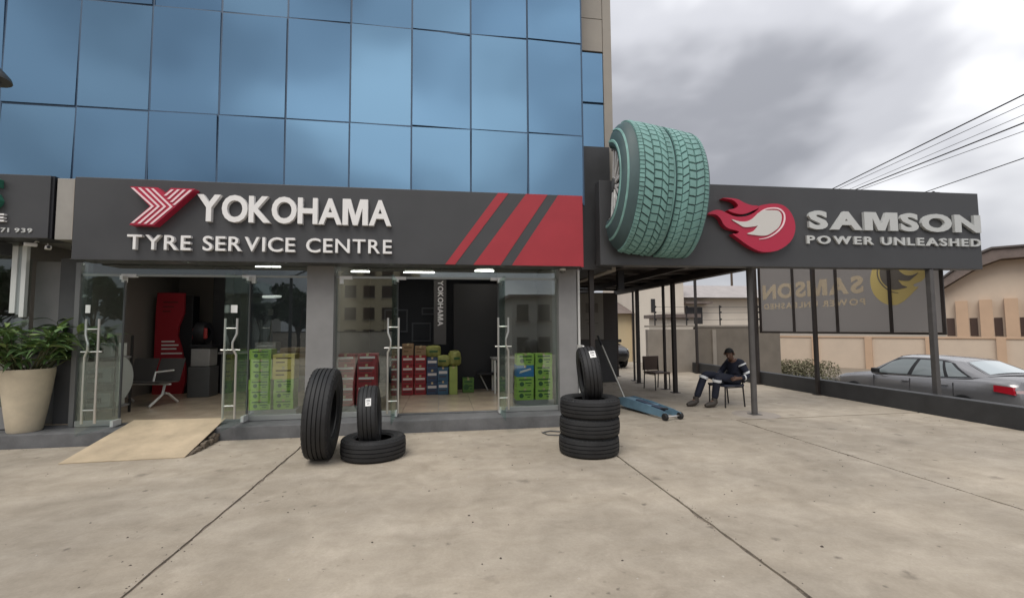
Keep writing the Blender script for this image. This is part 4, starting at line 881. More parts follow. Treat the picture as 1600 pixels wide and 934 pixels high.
# power line
pl = thing('utility_pole', 'wooden utility pole hidden behind the charcoal billboard', 'pole', (20.7, 30, -0.8), group='utility poles of the power line')
MB().tube([(20.7,30,-0.8),(20.7,30,7.6)], [0.10,0.07], 10).build('pole', M_BARK, pl, smooth=True); MB().box(19.6, 21.8, 29.95, 30.05, 7.2, 7.32).build('cross_arm', M_BARK, pl)
p2 = thing('utility_pole', 'wooden utility pole outside the frame holding the near end of the power line', 'pole', (13.8, -9, -0.8), group='utility poles of the power line')
MB().tube([(13.8,-9,-0.8),(13.8,-9,9.0)], [0.15,0.1], 10).build('pole', M_BARK, p2, smooth=True); MB().box(10.5, 18.5, -9.05, -8.95, 8.2, 8.32).build('cross_arm', M_BARK, p2)
M_WIRE = mat('wire', (0.03,0.03,0.035), 0.6)
def wire(a, b, c, r, label):
    a, b, c = Vector(a), Vector(b), Vector(c); pts = []
    for i in range(25):
        t_ = i/24; pts.append(a.lerp(c, t_)-Vector((0,0,1))*4*0.0*t_*(1-t_))
    o = MB().tube(pts, r, 5).build('power_cable', M_WIRE, None, smooth=True); tag(o, label, 'cable', 'cables above the billboard')
for (xa, ya), (xb, yb), z, r, lb in (((18.04,18.26),(16.05,10.01),8.0,0.022,'topmost dark cable crossing the cloudy sky at the right'), ((18.34,18.22),(16.76,10.47),8.0,0.010,'thin faint cable just below the topmost cable'), ((19.24,18.1),(18.3,11.47),8.0,0.024,'dark cable in the middle of the bundle above the billboard'),
      ((19.54,18.06),(19.09,11.99),8.0,0.011,'thin cable below the middle dark cable'), ((22.99,18.02),(22.19,13.99),8.0,0.020,'lowest cable, meeting the billboard near its right end'), ((18.9,18.1),(17.6,11.0),8.0,0.009,'faint cable between the two dark upper cables')):
    d = Vector((xb-xa, yb-ya)); A = Vector((xa,ya))-d*(11.9/abs(d.y)); B = Vector((xa,ya))+d*(27/abs(d.y))
    wire((A.x,A.y,z-0.6*0), (0,0,0), (B.x,B.y,z), r, lb)
ca = thing('antenna_box', 'small device standing on top of the charcoal billboard', 'device', (9.3, 7.2, 4.1)); MB().bevbox(9.2, 9.38, 7.2, 7.3, 4.09, 4.125, 0.005).build('device_base', M_BRONZE, ca); MB().tube([(9.3,7.25,4.12),(9.3,7.25,4.15)], 0.02, 8).build('device_head', M_BRONZE, ca)

# ================================================================== FLOOR JACK
jk = thing('floor_jack', 'blue trolley jack with raised pump handle on the ground beside the tyre stack', 'jack', (3.92, 7.40, 0), (0, 0, R(14)))
M_JB = mat('jack_blue', (0.13, 0.235, 0.32), 0.45, var=0.15, scale=6); M_JD = mat('jack_dark', (0.03,0.045,0.08), 0.5)
for s in (-1, 1):
    MB().prism([(-0.02,0.06),(0.12,0.035),(1.25,0.06),(1.42,0.10),(1.42,0.20),(1.25,0.235),(0.75,0.215),(0.15,0.155),(-0.02,0.12)], 0, 0.012)
    p = MB().prism([(-0.02,0.06),(0.12,0.035),(1.25,0.06),(1.42,0.10),(1.42,0.20),(1.25,0.235),(0.75,0.215),(0.15,0.155),(-0.02,0.12)], 0, 0.012)
    p.v = [(s*0.14+yy, xx, zz) for xx, yy, zz in p.v]; p.build('side_plate', M_JB, jk, local=True)
MB().bevbox(-0.13, 0.13, 0.95, 1.35, 0.09, 0.215, 0.015).build('pump_body', M_JB, jk, local=True)
p = MB(); p.bar((0,0.95,0.2),(0,0.25,0.135),0.10,0.05); p.build('lift_arm', M_JD, jk, local=True)
MB().lathe([(0,0.15),(0.065,0.15),(0.07,0.165),(0.05,0.17),(0,0.165)], 20, c=(0,0.22,0)).build('saddle', M_BLACK, jk, local=True, smooth=True)
MB().bevbox(-0.135, 0.135, 0.5, 0.95, 0.165, 0.185, 0.005).build('cover_plate', M_JB, jk, local=True)
for s in (-1, 1):
    w = MB().lathe([(0,-0.03),(0.055,-0.03),(0.062,-0.02),(0.062,0.02),(0.055,0.03),(0,0.03)], 18, axis='x', c=(s*0.165,0.02,0.062)).build('wheel', M_RUB, jk, local=True, smooth=True)
    MB().lathe([(0,0.032),(0.025,0.032),(0.028,0.02)], 14, axis='x', c=(s*0.165,0.02,0.062)).build('hub', M_FIT, w, local=True)
    MB().lathe([(0,-0.02),(0.035,-0.02),(0.04,0.0),(0.035,0.02),(0,0.02)], 14, axis='x', c=(s*0.17,1.33,0.04)).build('caster', M_STEEL, jk, local=True, smooth=True)
MB().tube([(-0.19,0.02,0.062),(0.19,0.02,0.062)], 0.014, 8).build('axle', M_STEEL, jk, local=True)
MB().tube([(0,1.36,0.18),(-0.10,1.62,0.74),(-0.19,1.84,1.22)], 0.017, 8).build('pump_handle', mat('handle_pale', (0.42,0.42,0.38), 0.4, 0.4), jk, local=True, smooth=True)
MB().tube([(-0.19,1.84,1.22),(-0.235,1.93,1.42)], 0.022, 8).build('handle_grip', M_BLACK, jk, local=True, smooth=True)

# ================================================================== CHAIRS AND THE SEATED MAN
M_CHB = mat('brown_seat', (0.11,0.075,0.06), 0.6); M_LEG = mat('chair_steel', (0.035,0.032,0.032), 0.45, 0.3); M_CHBL = mat('blue_black_seat', (0.02,0.025,0.045), 0.6)
def chair(label, loc, rz, sm_, back):
    o = thing('chair', label, 'chair', loc, (0,0,rz), 'chairs under the canopy')
    MB().bevbox(-0.24, 0.24, -0.24, 0.24, 0.405, 0.445, 0.012).build('seat', sm_, o, local=True)
    if back:
        m = MB().bevbox(-0.25, 0.25, 0.23, 0.26, 0.47, 0.47+back, 0.012); m.build('backrest', sm_, o, local=True)
    for sx in (-1, 1):
        MB().tube([(sx*0.22,-0.22,0.0),(sx*0.22,-0.21,0.41)], 0.015, 8).build('leg', M_LEG, o, local=True, smooth=True)
        MB().tube([(sx*0.22,0.25,0.0),(sx*0.22,0.215,0.43),(sx*0.22,0.245,0.47+max(back-0.04,0.02))], 0.015, 8).build('leg', M_LEG, o, local=True, smooth=True)
        MB().tube([(sx*0.225,-0.21,0.39),(sx*0.225,0.215,0.39)], 0.012, 6).build('side_rail', M_LEG, o, local=True)
    MB().tube([(-0.22,0.215,0.38),(0.22,0.215,0.38)], 0.012, 6).build('rear_rail', M_LEG, o, local=True)
    return o
chair('empty brown chair with steel legs in the middle of the canopy bay', (5.48, 11.15, 0), R(12), M_CHB, 0.36)
chair('dark steel chair carrying the man in navy coveralls', (5.68, 8.55, 0), R(-82), M_CHBL, 0.20)

pe = thing('person', 'person in navy coveralls with silver stripes slumped on a chair beside a canopy post', 'person', (5.72, 8.5, 0))
def skin(name, m, parent, nodes, edges, root=0, sub=2):
    """continuous surface grown over joints: nodes {key: (x,y,z,rx,ry)}"""
    keys = list(nodes); me = bpy.data.meshes.new(name); off = OFF[parent.name]
    me.from_pydata([(nodes[k][0]-off.x, nodes[k][1]-off.y, nodes[k][2]-off.z) for k in keys], [(keys.index(a), keys.index(b)) for a, b in edges], [])
    o = link(name, me, parent); o.modifiers.new('skin', 'SKIN').use_smooth_shade = True
    sv = me.skin_vertices[0].data
    for i, k in enumerate(keys): sv[i].radius = (nodes[k][3], nodes[k][4]); sv[i].use_root = (i == root)
    o.modifiers.new('sub', 'SUBSURF').levels = sub; o.modifiers['sub'].render_levels = sub
    dg = bpy.context.evaluated_depsgraph_get(); dg.update(); nm = bpy.data.meshes.new_from_object(o.evaluated_get(dg))
    o.modifiers.clear(); o.data = nm; nm.name = name; nm.materials.clear(); nm.materials.append(m); nm.polygons.foreach_set('use_smooth', [True]*len(nm.polygons)); bpy.data.meshes.remove(me)
    return o
M_SKIN = mat('dark_skin', (0.15, 0.082, 0.055), 0.55); M_COV = mat('navy_coverall', (0.010, 0.013, 0.028), 0.8, var=0.35, scale=7, bump=0.25, bscale=18); M_HAIR = mat('black_hair', (0.008,0.007,0.007), 0.8, bump=0.6, bscale=150)
M_REFL = mat('silver_tape', (0.72,0.74,0.76), 0.35); M_SHOE = mat('worn_boot', (0.05,0.042,0.036), 0.6)
J = {'pelvis': (5.86,8.53,0.52), 'waist': (5.92,8.53,0.66), 'chest': (5.90,8.52,0.82), 'neck': (5.80,8.50,0.935), 'jaw': (5.745,8.475,0.975), 'head': (5.725,8.465,1.045), 'crown': (5.735,8.47,1.115),
     'ls': (5.90,8.36,0.87), 'le': (6.00,8.27,0.60), 'lw': (5.76,8.24,0.575), 'rs': (5.86,8.69,0.87), 're': (5.72,8.78,0.64), 'rw': (5.56,8.62,0.635),
     'lh': (5.84,8.44,0.515), 'lk': (5.38,8.36,0.60), 'la': (5.34,8.42,0.13), 'lt': (5.15,8.39,0.05), 'rh': (5.84,8.62,0.515), 'rk': (5.26,8.60,0.64), 'ra': (5.06,8.62,0.13), 'rt': (4.88,8.58,0.05)}
rad = {'pelvis': (0.12,0.15), 'waist': (0.11,0.14), 'chest': (0.11,0.15), 'neck': (0.052,0.052), 'jaw': (0.06,0.066), 'head': (0.078,0.088), 'crown': (0.05,0.055), 'ls': (0.06,0.06), 'le': (0.044,0.044), 'lw': (0.028,0.034),
       'rs': (0.06,0.06), 're': (0.044,0.044), 'rw': (0.028,0.034), 'lh': (0.09,0.09), 'lk': (0.062,0.062), 'la': (0.038,0.038), 'lt': (0.022,0.026), 'rh': (0.09,0.09), 'rk': (0.062,0.062), 'ra': (0.038,0.038), 'rt': (0.022,0.026)}
nodes = {k: (*J[k], *rad[k]) for k in J}
E_ = [('pelvis','waist'),('waist','chest'),('chest','neck'),('neck','jaw'),('jaw','head'),('head','crown'),('chest','ls'),('ls','le'),('le','lw'),('chest','rs'),('rs','re'),('re','rw'),
      ('pelvis','lh'),('lh','lk'),('lk','la'),('la','lt'),('pelvis','rh'),('rh','rk'),('rk','ra'),('ra','rt')]
def hand(side, w, d, pn):
    """palm and five fingers: d points along the hand, pn across it towards the thumb"""
    w = Vector(w); d = Vector(d).normalized(); pn = Vector(pn).normalized(); nrm = d.cross(pn).normalized()
    pk = side+'palm'; P = w+d*0.055; nodes[pk] = (*P, 0.018, 0.034); E_.append((side+'w', pk))
    for i, (off, ln) in enumerate(((0.028,0.068),(0.009,0.078),(-0.010,0.072),(-0.028,0.056))):
        a = P+d*0.03+pn*off; b = a+d*ln*0.5+nrm*0.010; c = b+d*ln*0.32+nrm*0.026; ks = [f'{side}f{i}{j}' for j in range(3)]
        for k, q, r in zip(ks, (a, b, c), (0.0095, 0.0085, 0.007)): nodes[k] = (*q, r, r)
        E_.extend([(pk, ks[0]), (ks[0], ks[1]), (ks[1], ks[2])])
    a = P+pn*0.034-d*0.01; b = a+pn*0.020+d*0.030+nrm*0.01
    nodes[side+'t0'] = (*a, 0.011, 0.011); nodes[side+'t1'] = (*b, 0.008, 0.008); E_.extend([(pk, side+'t0'), (side+'t0', side+'t1')])
hand('l', J['lw'], (-1, 0.12, -0.08), (0, 0.35, 0.94)); hand('r', J['rw'], (-0.85, -0.45, -0.1), (0.1, -0.3, 0.95))
body = skin('body', M_SKIN, pe, nodes, E_, 0, 2)
# face: nose, brow, eyes, mouth, ears are small children following the head's direction
hd = Vector(J['head']); fwd = Vector((-0.62, -0.62, -0.46)).normalized(); rt_ = fwd.cross(Vector((0,0,1))).normalized(); up_ = rt_.cross(fwd).normalized()
def hp(f, r, u): return hd+fwd*f+rt_*r+up_*u
MB().tube([hp(0.075,0,0.015), hp(0.102,0,-0.018), hp(0.085,0,-0.028)], [0.009,0.015,0.011], 8).build('nose', M_SKIN, pe, smooth=True)
for s in (-1, 1):
    MB().lathe([(0,-0.007),(0.009,-0.003),(0.009,0.003),(0,0.007)], 10, c=hp(0.074,s*0.030,0.012)).build('eye', mat('eye_dark', (0.05,0.04,0.035), 0.2), pe, smooth=True)
    MB().tube([hp(-0.005,s*0.086,0.02), hp(0.0,s*0.096,0.0), hp(0.0,s*0.086,-0.028)], [0.010,0.016,0.009], 8).build('ear', M_SKIN, pe, smooth=True)
MB().tube([hp(0.070,-0.024,-0.055), hp(0.085,0,-0.054), hp(0.070,0.024,-0.055)], [0.005,0.009,0.005], 8).build('mouth', mat('lip', (0.10,0.04,0.035), 0.5), pe, smooth=True)
hm = MB(); bmh = bmesh.new(); bmesh.ops.create_icosphere(bmh, subdivisions=3, radius=1.0)
hv = []
for v in bmh.verts:
    q = v.co; hv.append(hd+fwd*(q.x*0.092-0.012)+rt_*q.y*0.089+up_*(q.z*0.098+0.020))
keep = [f for f in bmh.faces if not (f.calc_center_median().x > 0.30 and f.calc_center_median().z < 0.42) and f.calc_center_median().z > -0.55]
hm.add(hv, [[v.index for v in f.verts] for f in keep]); bmh.free(); hm.build('hair', M_HAIR, pe, smooth=True, angle=80)
cl = {k: (*J[k], *[r*1.16+0.010 for r in rad[k]]) for k in ('pelvis','waist','chest','ls','le','rs','re','lh','lk','rh','rk')}
mixp = lambda a, b, t_: tuple(Vector(J[a]).lerp(Vector(J[b]), t_))
cl['lc'] = (*mixp('le','lw',0.88), 0.046, 0.046); cl['rc'] = (*mixp('re','rw',0.88), 0.046, 0.046); cl['lac'] = (*mixp('lk','la',0.95), 0.068, 0.068); cl['rac'] = (*mixp('rk','ra',0.95), 0.068, 0.068)
cl['col'] = (*mixp('chest','neck',0.78), 0.075, 0.075)
skin('coverall', M_COV, pe, cl, [('pelvis','waist'),('waist','chest'),('chest','col'),('chest','ls'),('ls','le'),('le','lc'),('chest','rs'),('rs','re'),('re','rc'),('pelvis','lh'),('lh','lk'),('lk','lac'),('pelvis','rh'),('rh','rk'),('rk','rac')], 0, 2)
def cuff(a, b, t0, t1, r):
    MB().tube([mixp(a,b,t0), mixp(a,b,(t0+t1)/2), mixp(a,b,t1)], [r*0.97, r, r*0.97], 14, cap=False).build('reflective_band', M_REFL, pe, smooth=True)
cuff('lk','la',0.10,0.21,0.088); cuff('rk','ra',0.08,0.18,0.088); cuff('ls','le',0.66,0.80,0.068); cuff('ls','le',0.10,0.2,0.083); cuff('le','lw',0.42,0.55,0.06)
for a, t_, pl in (('l', J['la'], J['lt']), ('r', J['ra'], J['rt'])):
    A = Vector(t_); T = Vector(pl); d = (T-A); d.z = min(d.z, -0.02) if a == 'l' else d.z
    dd = Vector((d.x, d.y, 0)).normalized(); base = A.z-0.11
    MB().tube([A+Vector((0,0,0.06)), A+Vector((0,0,-0.03)), A+dd*0.05+Vector((0,0,-0.062)), A+dd*0.15+Vector((0,0,-0.075)), A+dd*0.225+Vector((0,0,-0.088))], [0.054,0.062,0.062,0.053,0.030], 12).build('boot', M_SHOE, pe, smooth=True)

# ================================================================== VEHICLES
def sedan(label, loc, rz, paint, name='parked_car', scale=1.0):
    o = thing(name, label, 'car', loc, (0,0,rz))
    gl = mat('car_glass', (0.22,0.25,0.255), 0.06, spec=0.9); dk = mat('car_trim', (0.015,0.015,0.016), 0.4); ch = mat('chrome', (0.65,0.65,0.66), 0.15, 0.9)
    # stations along y: 0 = nose .. 4.7 = tail
    st = [(0.0,0.62,0.42,0.60,0.64),(0.10,0.76,0.30,0.68,0.72),(0.45,0.87,0.24,0.76,0.83),(1.0,0.90,0.22,0.84,0.93),(1.45,0.905,0.22,0.89,0.98),(2.2,0.905,0.22,0.925,0.97),(3.2,0.905,0.22,0.955,1.0),(3.75,0.90,0.23,0.975,1.05),(4.15,0.885,0.25,0.985,1.09),(4.5,0.85,0.28,0.97,1.075),(4.64,0.80,0.33,0.90,1.02),(4.70,0.74,0.42,0.72,0.80)]
    m = MB(); V = []; K = 13
    for y, w, zb, zs, zt in st:
        half_ = [(0.0,zb),(w*0.80,zb),(w*0.95,zb+0.08),(w*1.0,zb+(zs-zb)*0.55),(w*0.985,zs-0.05),(w*0.94,zs),(w*0.82,zt-0.012),(0.0,zt)]
        ring = [(x, y, z) for x, z in half_]+[(-x, y, z) for x, z in half_[-2:0:-1]]; K = len(ring); V += ring
    F = []
    for i in range(len(st)-1):
        for j in range(K): F.append((i*K+j, i*K+(j+1) % K, (i+1)*K+(j+1) % K, (i+1)*K+j))
    F += [tuple(range(K)), tuple(range((len(st)-1)*K, len(st)*K))]
    m.add(V, F); m.build('body', paint, o, local=True, smooth=True, angle=42)
    # greenhouse: belt ring and roof ring
    b = {'f': (1.35,0.96,0.74), 'r': (4.02,1.06,0.70)}
    A = [(-0.80,1.45,0.94),(-0.80,3.72,1.0)]
    Lb = lambda s: [Vector((s*0.70,1.28,0.965)), Vector((s*0.835,1.50,0.93)), Vector((s*0.835,2.45,0.95)), Vector((s*0.835,3.35,0.98)), Vector((s*0.80,3.85,1.03)), Vector((s*0.68,4.12,1.085))]
    Lr = lambda s: [Vector((s*0.50,2.02,1.425)), Vector((s*0.60,2.10,1.41)), Vector((s*0.625,2.62,1.43)), Vector((s*0.615,3.15,1.415)), Vector((s*0.585,3.42,1.385)), Vector((s*0.50,3.52,1.37))]
    def cat(p, u):
        k = min(int(u), len(p)-2); t_ = u-k; p0, p1, p2, p3 = p[max(k-1,0)], p[k], p[k+1], p[min(k+2,len(p)-1)]
        return 0.5*((2*p1)+(p2-p0)*t_+(2*p0-5*p1+4*p2-p3)*t_*t_+(3*p1-p0-3*p2+p3)*t_**3)
    for s in (-1, 1):
        B, T = Lb(s), Lr(s); n2 = Vector((s*0.005,0,0.002))
        def sp(u, v, o_=0.0): return cat(B, u).lerp(cat(T, u), v)+Vector((s*(o_+0.035*math.sin(math.pi*v)), 0, 0))
        def strip(u0, u1, f0, f1, nm, mt, o_, n=10, nv=4):
            V = [sp(u0(v)+(u1(v)-u0(v))*i/n, f0(i/n)+(f1(i/n)-f0(i/n))*v, o_) for v in [q_/nv for q_ in range(nv+1)] for i in range(n+1)]
            return MB().add(V, [(r_*(n+1)+i, r_*(n+1)+i+1, (r_+1)*(n+1)+i+1, (r_+1)*(n+1)+i) for r_ in range(nv) for i in range(n)]).build(nm, mt, o, local=True, smooth=True)
        K_ = lambda c: (lambda v: c)
        strip(K_(0.0), K_(5.0), K_(0.0), K_(1.0), 'pillar_frame', paint, 0.0, 24)
        strip(K_(0.75), lambda v: 4.0-0.35*v, K_(0.03), lambda t_: 0.94-0.10*max(0, t_-0.8)/0.2, 'window_trim', dk, 0.006, 20)
        strip(K_(0.95), lambda v: 1.93-0.02*v, K_(0.07), lambda t_: 0.72+0.17*min(1, t_*3), 'side_window', gl, 0.011)
        strip(K_(2.05), lambda v: 2.93, K_(0.07), K_(0.89), 'side_window', gl, 0.011)
        strip(K_(3.05), lambda v: 3.85-0.45*v, K_(0.08), K_(0.85), 'side_window', gl, 0.011)
        MB().tube([B[0].lerp(B[1],.6)+n2, B[1]+n2*1.5+Vector((0,0,-0.006)), B[3]+n2*1.5+Vector((0,0,-0.006)), B[4]+n2*1.5], 0.008, 5).build('chrome_strip', ch, o, local=True)
        mi = MB().bevbox(min(s*0.90,s*1.06), max(s*0.90,s*1.06), 1.58, 1.72, 0.96, 1.09, 0.03).build('wing_mirror', dk, o, local=True, smooth=True)
        MB().bar((s*0.84,1.62,0.97),(s*0.93,1.64,1.0),0.05,0.03).build('mirror_arm', dk, mi, local=True)
        for y in (2.30, 3.22): MB().bevbox(min(s*0.895,s*0.925), max(s*0.895,s*0.925), y, y+0.17, 0.80, 0.83, 0.008).build('door_handle', paint, o, local=True)
        for y in (1.52, 2.50, 3.50):
            MB().box(min(s*0.886,s*0.9075), max(s*0.886,s*0.9075), y-0.0025, y+0.0025, 0.30, 0.89).build('door_gap', dk, o, local=True)
        for y in (0.92, 3.72):
            w = MB().lathe([(0.20,-0.09),(0.30,-0.10),(0.325,-0.08),(0.325,0.08),(0.30,0.10),(0.20,0.09)], 26, axis='x', c=(s*0.82,y,0.325)).build('wheel', M_RUB, o, local=True, smooth=True)
            MB().lathe([(0.0,s*0.07),(0.06,s*0.075),(0.19,s*0.06),(0.205,s*0.092)], 22, axis='x', c=(s*0.82,y,0.325)).build('rim', M_STEEL, w, local=True, smooth=True)
        tl_ = MB().add([(s*0.50,4.672,0.90),(s*0.83,4.60,0.91),(s*0.895,4.30,0.93),(s*0.90,4.30,0.79),(s*0.84,4.63,0.745),(s*0.50,4.715,0.745)], [(0,1,4,5),(1,2,3,4)]).build('tail_light', mat('tail_red', (0.40,0.010,0.022), 0.15, coat=1.0), o, local=True)
        MB().add([(s*0.52,4.722,0.84),(s*0.82,4.648,0.845),(s*0.82,4.652,0.78),(s*0.52,4.730,0.78)], [(0,1,2,3)]).build('lamp_lens', mat('tail_clear', (0.55,0.42,0.42), 0.2), tl_, local=True)
        MB().add([(s*0.40,0.02,0.60),(s*0.66,0.05,0.60),(s*0.85,0.40,0.73),(s*0.80,0.34,0.76),(s*0.55,0.09,0.70)], [(0,1,2,3,4)]).build('headlight', mat('lamp_clear', (0.7,0.72,0.73), 0.1), o, local=True)
    # windscreen, rear window, roof
    B, T = Lb(-1), Lr(-1); B2, T2 = Lb(1), Lr(1); up = Vector((0,0,0.006))
    def arc(a, b, h, n=6): return [a.lerp(b, i/n)+Vector((0,0,h*math.sin(math.pi*i/n))) for i in range(n+1)]
    def sheet(rows_, nm, mt):
        n = len(rows_[0]); V = [p for r_ in rows_ for p in r_]; F = []
        for i in range(len(rows_)-1):
            for j in range(n-1): F.append((i*n+j, i*n+j+1, (i+1)*n+j+1, (i+1)*n+j))
        return MB().add(V, F).build(nm, mt, o, local=True, smooth=True)
    sheet([arc(T[i], T2[i], h) for i, h in enumerate((0.03,0.035,0.045,0.045,0.04,0.03))], 'roof', paint)
    sheet([arc(B[0]+Vector((0,-0.05,0.0)), B2[0]+Vector((0,-0.05,0.0)), 0.03), arc(T[0]+up, T2[0]+up, 0.03)], 'windscreen', gl)
    sheet([arc(T[5], T2[5], 0.03), arc(B[5], B2[5], 0.02)], 'rear_frame', paint)
    q = lambda a, b, t_: a.lerp(b, t_)
    ins = lambda row, k: [row[0].lerp(row[-1], k+(1-2*k)*i/(len(row)-1))+Vector((0,0,0.03*math.sin(math.pi*i/(len(row)-1))+0.010)) for i in range(len(row))]
    top = ins(arc(q(T[5],B[5],.06), q(T2[5],B2[5],.06), 0), 0.05); bot = ins(arc(q(T[5],B[5],.90), q(T2[5],B2[5],.90), 0), 0.045)
    sheet([top, bot], 'rear_window', mat('rear_glass', (0.42,0.47,0.49), 0.08, spec=0.9))
    MB().box(-0.26, 0.26, 4.715, 4.722, 0.62, 0.74).build('number_plate', M_WHITE, o, local=True)
    MB().bevbox(-0.45, 0.45, 4.69, 4.72, 0.755, 0.79, 0.006).build('chrome_strip', ch, o, local=True)
    o.scale = (scale,)*3
    return o
M_CARP = mat('silver_grey_paint', (0.24,0.237,0.242), 0.27, 0.5, coat=0.6, spec=0.5)
sedan('silver grey saloon car with red tail lights beyond the low wall at the right', (13.62, 13.5, -0.80), R(181), M_CARP, scale=1.06)
sedan('dark car parked in the yard behind the annexe, half hidden', (6.35, 16.6, 0.0), R(0), mat('dark_paint', (0.02,0.02,0.022), 0.25, 0.3, coat=0.6))

# ================================================================== GOODS INSIDE THE SHOWROOMS
M_TAPE = mat('carton_tape', (0.45,0.36,0.2), 0.4)
CART = {}
def carton(x, y, z, w, d, h, col, label, group, prints, rz=0.0):
    key = (round(w,3), round(d,3), round(h,3), col, prints)
    if key in CART:
        return dup(CART[key], (x, y, z), (0,0,rz), label)
    o = thing('carton', label, 'carton', (x, y, z), (0,0,rz), group); CART[key] = o
    base = mat('carton_'+'_'.join(str(int(c*1000)) for c in col), col, 0.65, var=0.10, scale=5)
    MB().bevbox(-w/2, w/2, 0, d, 0, h-0.002, 0.004).build('box', base, o, local=True)
    MB().box(-0.02, 0.02, -0.0015, d+0.001, h-0.04, h).build('tape', M_TAPE, o, local=True)
    m = MB()
    if prints == 'logo':
        m.use(mat('print_dark_green', (0.03,0.09,0.03), 0.6)); m.box(-w*0.36, w*0.36, -0.003, 0, h*0.70, h*0.82); m.disc((-w*0.2, -0.003, h*0.38), h*0.20, 14, 'y'); m.box(0.0, w*0.36, -0.003, 0, h*0.42, h*0.52); m.box(0.04, w*0.30, -0.003, 0, h*0.22, h*0.30)
    elif prints == 'band':
        m.use(mat('print_white', (0.62,0.58,0.56), 0.6)); m.box(-w*0.40, w*0.40, -0.003, 0, h*0.52, h*0.72); m.use(mat('print_dark', (0.05,0.03,0.03), 0.6)); m.box(-w*0.38, w*0.30, -0.003, 0, h*0.28, h*0.36)
    elif prints == 'blue':
        m.use(mat('print_white', (0.62,0.58,0.56), 0.6)); m.add([(-w*0.34,-0.003,h*0.3),(w*0.36,-0.003,h*0.62),(w*0.30,-0.003,h*0.75),(-w*0.3,-0.003,h*0.5)], [(0,1,2,3)])
    elif prints == 'text':
        m.use(mat('print_brown', (0.12,0.07,0.03), 0.6)); m.box(-w*0.35, w*0.35, -0.003, 0, h*0.62, h*0.74); m.box(-w*0.35, w*0.05, -0.003, 0, h*0.30, h*0.40)
    m.build('print', None, o, local=True)
    return o
LIME = (0.27,0.43,0.075); YEL = (0.60,0.47,0.13); RED = (0.28,0.022,0.03); BLUE = (0.03,0.16,0.36); DBLUE = (0.035,0.06,0.12); BRN = (0.25,0.16,0.09); OLV = (0.24,0.25,0.07)
ordn = ['bottom', 'second from bottom', 'third from bottom', 'fourth from bottom', 'fifth from bottom', 'topmost']
G1 = 'cartons behind the left showroom window'; G2 = 'cartons at the right showroom window'; G3 = 'red cartons behind the right showroom glass'; G4 = 'cartons stacked deeper in the right showroom'
rj = random.Random(9)
h = 0.160
for k in range(6): carton(-2.885+rj.uniform(-.012,.012), 7.86+rj.uniform(0,.015), 0.32+h*k, 0.325, 0.26, h, LIME, f'lime green carton, {ordn[k]} of the tall stack in the left showroom window', G1, 'logo')
MB2 = thing('pallet', 'low grey pallet under the cartons in the left showroom window', 'pallet', (-2.7, 7.98, 0.215)); MB().box(-3.06, -2.33, 7.85, 8.15, 0.216, 0.318).build('deck', M_GREY, MB2)
for k in range(3): carton(-2.535+rj.uniform(-.012,.012), 7.86, 0.32+h*k, 0.30, 0.26, h, LIME, f'lime green carton, {ordn[k]} of the stack topped with yellow cartons', G1, 'logo')
for k in range(2): carton(-2.53+rj.uniform(-.015,.015), 7.86, 0.32+h*3+0.20*k, 0.33, 0.26, 0.20, YEL, ('lower' if k == 0 else 'upper')+' yellow carton on the lime stack beside the middle column', G1, 'text')
for k in range(2): carton(-2.50, 8.35, 1.05+0.24*k-0.25, 0.52, 0.34, 0.24, BRN, ('lower' if k == 0 else 'upper')+' brown carton behind the yellow cartons', G1, 'text')
st_ = thing('display_table', 'low table carrying brown cartons behind the left showroom window', 'table', (-2.5, 8.5, 0.215)); MB().box(-2.85, -2.15, 8.34, 8.78, 0.74, 0.795).build('tabletop', M_GREY, st_)
for x in (-2.8, -2.2):
    for y in (8.38, 8.74): MB().box(x-0.02, x+0.02, y-0.02, y+0.02, 0.216, 0.739).build('leg', M_LEG, st_)
h2 = 0.200
names4 = ['bottom', 'second from bottom', 'third from bottom', 'topmost']
for c_, (cx, nm) in enumerate(((1.425, 'left'), (1.755, 'right'))):
    for k in range(4):
        if c_ == 0 and k == 2: carton(cx, 7.86, 0.345+h2*k, 0.305, 0.26, h2, BLUE, 'bright blue carton in the left lime stack at the right showroom window', G2, 'blue')
        else: carton(cx+rj.uniform(-.01,.01), 7.86, 0.345+h2*k, 0.305, 0.26, h2, LIME, f'lime carton, {names4[k]} of the {nm} stack at the right showroom window', G2, 'logo')
p3 = thing('pallet', 'low grey pallet under the lime cartons by the corner column', 'pallet', (1.6, 7.98, 0.215)); MB().box(1.25, 1.93, 7.85, 8.15, 0.216, 0.343).build('deck', M_GREY, p3)
for c_, (cx, nm) in enumerate(((-1.60, 'left'), (-1.255, 'right'))):
    for k in range(5): carton(cx+rj.uniform(-.01,.01), 7.95, 0.325+0.172*k, 0.31, 0.26, 0.170, RED, f'red carton, {(ordn[:4]+["topmost"])[k]} of the {nm} red stack behind the right showroom glass', G3, 'band')
p4 = thing('pallet', 'low grey pallet under the red cartons beside the middle column', 'pallet', (-1.43, 8.08, 0.215)); MB().box(-1.78, -1.08, 7.93, 8.24, 0.216, 0.323).build('deck', M_GREY, p4)
for c_, (cx, nm) in enumerate(((-0.72, 'left'), (-0.46, 'right'))):
    for k in range(4 if c_ == 0 else 4): carton(cx, 9.75, 0.22+0.205*k-(0.0), 0.235, 0.25, 0.20, RED, f'red carton, {names4[k]} of the {nm} red stack seen through the right doorway', G4, 'band')
    carton(cx, 9.75, 0.22+0.205*4, 0.225, 0.25, 0.24 if c_ == 0 else 0.19, BRN, f'brown carton on top of the {nm} red stack through the right doorway', G4, 'text')
for k in range(3): carton(-0.215, 9.72, 0.22+0.26*k, 0.225, 0.25, 0.255, DBLUE, f'dark blue carton, {["bottom","middle","topmost"][k]} of the taller blue stack in the right showroom', G4, 'band')
